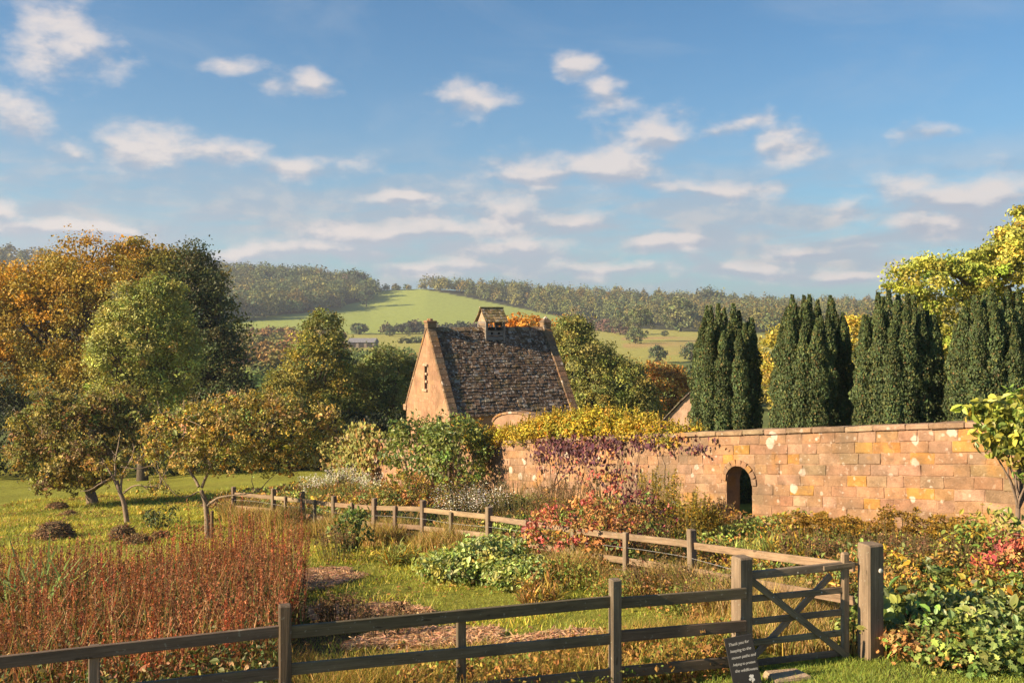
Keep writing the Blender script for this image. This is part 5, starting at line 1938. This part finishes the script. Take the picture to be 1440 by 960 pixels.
plant("fig_bush", 582, 37.6, "big leafy green bush against wall, left half of the pair", "shrub", "shrub", 1.15, 3.0, 2600, .14, LIME + GREEN[:2], T_OVAL, 14, (.18, .14, .1), M_GLOSS)
plant("fig_bush", 640, 35.4, "taller leafy green bush against wall, right half of the pair", "shrub", "shrub", 1.15, 3.1, 2800, .14, LIME + GREEN[:2], T_OVAL, 14, (.18, .14, .1), M_GLOSS)
big_tree("fig_tree", 1425, 17.5, "yellow green broad leaved shrub overhanging wall at right edge",
         [(1425, 590, 42, 32, 0), (1450, 625, 40, 48, -.3), (1400, 612, 22, 36, -.2), (1385, 590, 18, 22, 0), (1470, 580, 48, 45, .3)], 760,
         [((.26, .26, .045), 3), ((.20, .23, .045), 2), ((.13, .17, .04), 2)], 170, .17, 14, .14, T_OVAL, .4, M_GLOSS, limbs=18, trunk_r=.05, cat="shrub", bark=(.22, .16, .12))

# border between fence and wall: (name, px, Y, label, kwargs)
def spire(pal, h, r, n=260, size=.09, stems=22, top=None, tpl=T_LONG):
    return dict(kind="spires", r=r, h=h, n=n, size=size, pal=pal, stems=stems, top=top, tpl=tpl)


GOLDROD = (GOLD, .05, 26, .05, .40, T_DIA)
ASTER = (WHITE, .045, 16, .09, .28, T_DIA)
SEED = (BROWN, .045, 18, .05, .35, T_DIA)
SEDUM = ([((.24, .14, .028), 3), ((.30, .18, .032), 2), ((.19, .13, .03), 1)], .05, 40, .085, .06, T_DIA)
B = [
    ("aster", 445, 37.5, "white aster clump beside fence, leftmost of the white flowers", dict(spire(LIME, 1.25, .8, 500, .12, 40, ASTER))),
    ("aster", 485, 38.5, "white asters in front of the yellow green wall vine", dict(spire(LIME, 1.35, .9, 500, .12, 46, ASTER))),
    ("aster", 520, 36.5, "dark leaved white aster clump right of the vine", dict(spire(GREEN, 1.1, .6, 300, .12, 24, ASTER))),
    ("bush", 570, 33.5, "rusty orange bush under the left green wall bush", dict(kind="shrub", r=.9, h=1.3, n=900, size=.09, pal=RUST + GOLD[:2])),
    ("bush", 640, 31.0, "golden brown bush under right green wall bush", dict(kind="shrub", r=.9, h=1.2, n=900, size=.09, pal=GOLD[1:] + RUST)),
    ("bush", 530, 33.0, "low olive and orange plant behind fence near white asters", dict(kind="shrub", r=.9, h=.9, n=700, size=.09, pal=RUST[1:] + GREEN)),
    ("aster", 645, 27.2, "frothy off white flowering plant spilling over fence", dict(spire(FERN, 1.25, .75, 500, .08, 60, (WHITE + BROWN[:1], .035, 18, .10, .4, T_DIA)))),
    ("aster", 685, 28.8, "pale fluffy seeded aster behind fence post near right green bush", dict(spire(FERN, 1.15, .8, 500, .08, 56, (WHITE + BROWN[1:2], .04, 16, .10, .4, T_DIA)))),
    ("fennel", 735, 27.0, "feathery dull green fennel behind the two rail fence", dict(spire(FERN, 1.05, .8, 700, .09, 44, None))),
    ("fennel", 775, 27.8, "dry brown feathery fennel in front of pink wall", dict(spire(BROWN + FERN, 1.05, .8, 500, .09, 36, SEED))),
    ("dried_grass", 725, 32.0, "tall beige dried grass clump standing against pink wall", dict(spire([((.42, .29, .17), 2), ((.36, .24, .14), 1)], 1.05, 1.1, 420, .14, 60, None))),
    ("dried_grass", 790, 30.0, "beige dried stems below the purple creeper", dict(spire([((.42, .29, .17), 2), ((.32, .2, .12), 1)], 1.0, 1.0, 300, .14, 50, SEED))),
    ("smoke_bush", 850, 25.2, "dark red smoke bush branch rising above the fence", dict(kind="shrub", r=.5, h=2.0, n=420, size=.10, pal=RED + PURP)),
    ("peony", 815, 20.4, "red leaved shrub spilling through fence rails", dict(kind="shrub", r=1.05, h=1.45, n=2100, size=.075, pal=RED + RUST[:2])),
    ("peony", 868, 19.6, "orange red and green leaved shrub right of the redder one", dict(kind="shrub", r=.9, h=1.35, n=1500, size=.08, pal=RED[2:] + RUST + GREEN[:1])),
    ("peony", 900, 22.4, "purplish red leaved plant behind fence below purple creeper", dict(kind="shrub", r=.7, h=1.35, n=800, size=.085, pal=RED[1:2] + PURP + GREEN[:1])),
    ("goldenrod", 925, 23.6, "tall green goldenrod left of the yellow ones by wall doorway", dict(spire(GREEN + LIME, 1.75, .6, 800, .13, 44, GOLDROD))),
    ("goldenrod", 962, 22.3, "yellow green goldenrod spires in front of the wall", dict(spire(LIME + GOLD, 1.35, .65, 900, .13, 56, GOLDROD))),
    ("goldenrod", 988, 22.2, "golden goldenrod spires just left of the wall doorway", dict(spire(GOLD + LIME, .95, .5, 600, .12, 44, GOLDROD))),
    ("dried_grass", 1010, 24.0, "thin reddish dried stems beside the wall doorway", dict(spire(BROWN, 0.9, .4, 110, .12, 22, SEED))),
    ("loosestrife", 1045, 23.2, "red brown seeded stems standing in front of wall doorway", dict(spire(BROWN + GREEN[:1], 0.5, .3, 60, .12, 10, SEED))),
    ("lily_clump", 1050, 20.0, "arching lime green strappy leaves below wall doorway", dict(spire(LIME, .4, .7, 420, .26, 40, None))),
    ("lily_clump", 1100, 18.8, "yellowing strappy leaves behind the gate", dict(spire(GOLD + LIME, .75, .7, 420, .32, 40, None))),
    ("sedum", 1125, 21.2, "rusty flat headed sedum clump right of wall doorway", dict(spire(RUST + GOLD, .75, .5, 240, .09, 26, SEDUM))),
    ("sedum", 1170, 20.2, "rusty sedum clump against wall directly behind gate stile", dict(spire(RUST + GOLD, .8, .55, 260, .09, 28, SEDUM))),
    ("sedum", 1218, 19.4, "rusty sedum clump against wall above the thick gate post", dict(spire(RUST + GOLD, .8, .55, 260, .09, 28, SEDUM))),
    ("sedum", 1262, 18.9, "tallest rusty sedum clump against the lit wall right of gate", dict(spire(RUST + GOLD, 1.05, .5, 260, .09, 26, SEDUM))),
    ("sedum", 1312, 18.3, "rusty sedum clump against wall halfway between gate post and right edge", dict(spire(RUST + GOLD, .88, .5, 240, .09, 26, SEDUM))),
    ("sedum", 1352, 17.7, "last rusty sedum clump at foot of wall near broad leaved shrub", dict(spire(RUST + GOLD, .95, .5, 240, .09, 24, SEDUM))),
    ("loosestrife", 1140, 18.4, "purple brown seed plumes behind gate below the sedums", dict(spire(BROWN + RUST[:1], .75, .7, 260, .09, 50, SEED))),
    ("loosestrife", 1250, 17.2, "pinkish brown seed stems right of the thick gate post", dict(spire(BROWN + RUST[:1], .85, .7, 260, .09, 46, SEED))),
    ("loosestrife", 1310, 16.6, "mauve brown seed plumes in the middle of right bed", dict(spire(BROWN, .85, .7, 260, .09, 46, SEED))),
    ("bush", 1225, 15.8, "orange and green leaved plant behind the thick gate post", dict(kind="shrub", r=.7, h=.85, n=900, size=.08, pal=RUST + GREEN)),
    ("bush", 1290, 15.2, "golden brown low bush in right bed", dict(kind="shrub", r=.7, h=.85, n=900, size=.08, pal=GOLD + RUST)),
    ("geranium", 1330, 14.7, "bright green lobed leaf mound in the right bed", dict(kind="shrub", r=.5, h=.6, n=700, size=.10, pal=LIME + GREEN, tpl=T_LOBE, mat=M_GLOSS)),
    ("rose_bush", 1365, 16.2, "tall green leaved rose with bare shoots against wall", dict(kind="shrub", r=.5, h=1.2, n=420, size=.09, pal=LIME + GOLD, stems=26)),
    ("rose_bush", 1412, 15.3, "leafy climbing shoots under the broad leaved shrub at right edge", dict(kind="shrub", r=.45, h=1.5, n=420, size=.09, pal=LIME, stems=22)),
    ("smoke_bush", 1436, 14.6, "red leaved shrub at right edge of photo", dict(kind="shrub", r=.55, h=1.05, n=1600, size=.07, pal=RED)),
    ("bush", 1262, 14.3, "rusty brown and yellow tangle above the long broad leaves", dict(kind="shrub", r=.55, h=.75, n=900, size=.06, pal=RUST + GOLD + GREEN[:1])),
    ("loosestrife", 1345, 15.6, "dry brown seeded stems under the tall rose", dict(spire(BROWN + GOLD, .95, .7, 260, .09, 46, SEED))),
    ("bush", 1395, 14.2, "yellow and orange turning low bush left of the red leaved shrub", dict(kind="shrub", r=.55, h=.75, n=900, size=.06, pal=GOLD + RUST[:2] + LIME[:1])),
    ("hollyhock", 1270, 13.3, "long broad green leaves beside foot of thick gate post", dict(kind="shrub", r=.45, h=.55, n=300, size=.17, pal=GREEN + LIME, mat=M_GLOSS)),
    ("hydrangea", 1330, 12.9, "large leaved green hydrangea at the front of right bed", dict(kind="shrub", r=.60, h=.60, n=1300, size=.105, pal=GREEN + LIME + PALE, mat=M_GLOSS)),
    ("hydrangea", 1395, 12.7, "broad leaved yellow green hydrangea at the right bed corner", dict(kind="shrub", r=.60, h=.62, n=1300, size=.105, pal=LIME + GREEN + PALE, mat=M_GLOSS)),
    ("hydrangea", 1440, 13.3, "yellowing large leaved hydrangea cut by right edge", dict(kind="shrub", r=.5, h=.72, n=1000, size=.10, pal=LIME + GOLD, mat=M_GLOSS)),
    ("geranium", 1300, 12.25, "low rusty and green geranium spilling onto the mown grass", dict(kind="shrub", r=.5, h=.38, n=1000, size=.065, pal=RUST + GREEN, tpl=T_LOBE)),
    ("geranium", 1370, 12.0, "low pale green lobed geranium at front edge of right bed", dict(kind="shrub", r=.5, h=.42, n=900, size=.08, pal=LIME + GREEN, tpl=T_LOBE)),
    ("bindweed", 1196, 12.75, "few pale heart shaped leaves climbing foot of the gate stile", dict(kind="shrub", r=.16, h=.55, n=70, size=.085, pal=LIME, mat=M_GLOSS, stems=6)),
    ("artichoke", 640, 19.6, "grey green jagged leaved artichoke plant, left of three by fence", dict(kind="shrub", r=.65, h=.5, n=2600, size=.085, pal=PALE + LIME, tpl=T_OVAL)),
    ("artichoke", 690, 19.6, "tallest jagged leaved artichoke plant beside the fence rails", dict(kind="shrub", r=.65, h=.80, n=3200, size=.085, pal=PALE + LIME, tpl=T_OVAL)),
    ("artichoke", 732, 18.8, "pale lime jagged leaved plant, right of the three by fence", dict(kind="shrub", r=.65, h=.5, n=3200, size=.08, pal=PALE + LIME, tpl=T_OVAL)),
    ("nettle", 493, 24.4, "dark green leafy weed growing through far fence on lawn side", dict(kind="shrub", r=.42, h=1.05, n=520, size=.11, pal=GREEN)),
    ("lily_clump", 560, 22.2, "pale arching grass tuft beside the lawn edge", dict(spire(LIME + GOLD, .45, .6, 360, .3, 40, None))),
    ("loosestrife", 470, 22.8, "reddish dried weed at lawn edge beside dark green weed", dict(spire(BROWN + FERN, .8, .5, 160, .09, 30, SEED))),
    ("dried_weeds", 478, 15.6, "rusty dried weeds beside the middle straw patch on lawn", dict(spire(BROWN + RUST[:1], .5, .45, 160, .09, 40, SEED))),
    ("dried_weeds", 540, 15.0, "low brown dried weeds right of the straw patch nearest the seed spikes", dict(spire(BROWN + FERN, .45, .5, 160, .09, 40, SEED))),
    ("lily_clump", 760, 16.9, "yellow brown tufted grass where lawn meets red shrub", dict(spire(GOLD + RUST, .45, .6, 360, .26, 44, None))),
    ("fennel", 930, 19.0, "dull green leafy stems behind the two rail fence right of red shrubs", dict(spire(FERN + GREEN, 1.0, .6, 420, .09, 30, SEED))),
    ("loosestrife", 930, 16.6, "dry brown stems in front of the two rail fence", dict(spire(BROWN + FERN, .75, .7, 220, .09, 44, SEED))),
    ("loosestrife", 1000, 15.2, "beige dried stems left of the squared gate post", dict(spire(BROWN + FERN, .7, .7, 220, .09, 44, SEED))),
]
for (nm, px, Y, lab, kw) in B:
    plant(nm, px, Y, lab, "shrub" if kw.get("kind") == "shrub" and kw["h"] > 1 else "plant", **kw)

# iris sword leaves at the left of the seed heads
for (px, Y, h, lab) in [(25, 16.2, 1.35, "green sword leaved iris clump at left edge behind fence"), (75, 15.6, 1.3, "yellow tipped iris clump second from left edge")]:
    plant("iris", px, Y, lab, "plant", "spires", .55, h * .30, 330, h * .95, [((.13, .18, .05), 3), ((.24, .22, .05), 1)], T_SWORD, 22, (.1, .12, .04))
plant("nettle", 230, 30.5, "small dark leafy weed at the foot of dark thicket on lawn", "plant", "shrub", .5, .7, 260, .1, [((.05, .06, .02), 1)], T_OVAL)


def bed_cover():
    """low mixed leaves covering the soil of the border"""
    mb = MB()
    x, y = pts_in(95000, -12, 10.5, 12.4, 44, lambda x, y: (x > fence_x(y) + .1) & (x < wall_x(y) - .1) & (rng.random(len(x)) < np.clip(22 / y, 0, 1)) & (x / y < .62) & (y > 12.6 + .0 * x) & ~((x > 4.6) & (y < 12.7 + .0 * x)))
    n = len(x)
    P = np.stack([x, y, ground(x, y) + rng.random(n) ** 1.5 * .36 * (1 + .4 * nz(x, y, 1.1, 2))], 1)
    k = nz(x, y, .8, 1)[:, None]
    c1 = pick(GREEN + LIME, n, .25)
    c2 = pick(RUST + GOLD + BROWN, n, .25)
    c = np.where(k + rng.normal(0, .5, (n, 1)) > 0.15, c1, c2)
    leaf_set(mb, P, rdir(n) + np.array([0, 0, .4]), rdir(n) * .8 + np.array([0, 0, .7]), (.048 + .0012 * y) * np.exp(rng.normal(0, .35, n)), c, T_OVAL)
    tag(mb.build("ground_cover", M_LEAF), "low tangled leaves covering the border soil along the wall", None, None, "stuff")


bed_cover()


# heaps of mown hay on the orchard grass
def hay(px, row, w, h, lab):
    Y = 30.0
    for _ in range(40):
        Y = (CAMZ - G(px_u(px) * Y, Y)) / (row - HOR) * F
    x = px_u(px) * Y
    k = Y / F
    R, H = w / 2 * k, h * k
    mb = MB()
    n = 2200
    d = rdir(n); d[:, 2] = np.abs(d[:, 2])
    P = d * np.array([R, R * .9, H]) * (.75 + .3 * rng.random((n, 1)))
    ax = rdir(n); ax[:, 2] *= .5
    leaf_set(mb, P, ax, d, .22 + .16 * rng.random(n), pick([((.17, .105, .06), 3), ((.25, .16, .08), 2), ((.12, .09, .05), 1)], n, .25), T_LONG)
    # body of the heap
    nn = 14
    V, q = [], []
    for i in range(6):
        a = i / 5 * math.pi / 2
        for j in range(nn):
            b = j / nn * 6.283
            rr = .85 * (1 + .12 * math.sin(3 * b + i))
            V.append((R * rr * math.cos(a) * math.cos(b), R * .9 * rr * math.cos(a) * math.sin(b), H * .85 * math.sin(a) - .03))
    for i in range(5):
        for j in range(nn):
            q.append([i * nn + j, i * nn + (j + 1) % nn, (i + 1) * nn + (j + 1) % nn, (i + 1) * nn + j])
    mb.add(np.array(V), [q], (.13, .085, .05))
    o = mb.build("hay_heap", M_STRAW)
    o.location = (x, Y, G(x, Y))
    tag(o, lab, "hay heap", "heaps of mown hay on the orchard lawn")


hay(76, 757, 50, 22, "large brown hay heap on the lawn at left")
hay(172, 758, 28, 17, "small hay heap right of the large one on lawn")
hay(193, 764, 30, 9, "flat low hay heap in front of the small heap")
hay(226, 757, 16, 6, "tiny hay heap between flat one and forked apple tree")
hay(80, 716, 24, 8, "low greenish hay heap on far lawn under spreading apple tree")
hay(97, 726, 16, 5, "little brown hay heap below the greenish one on far lawn")
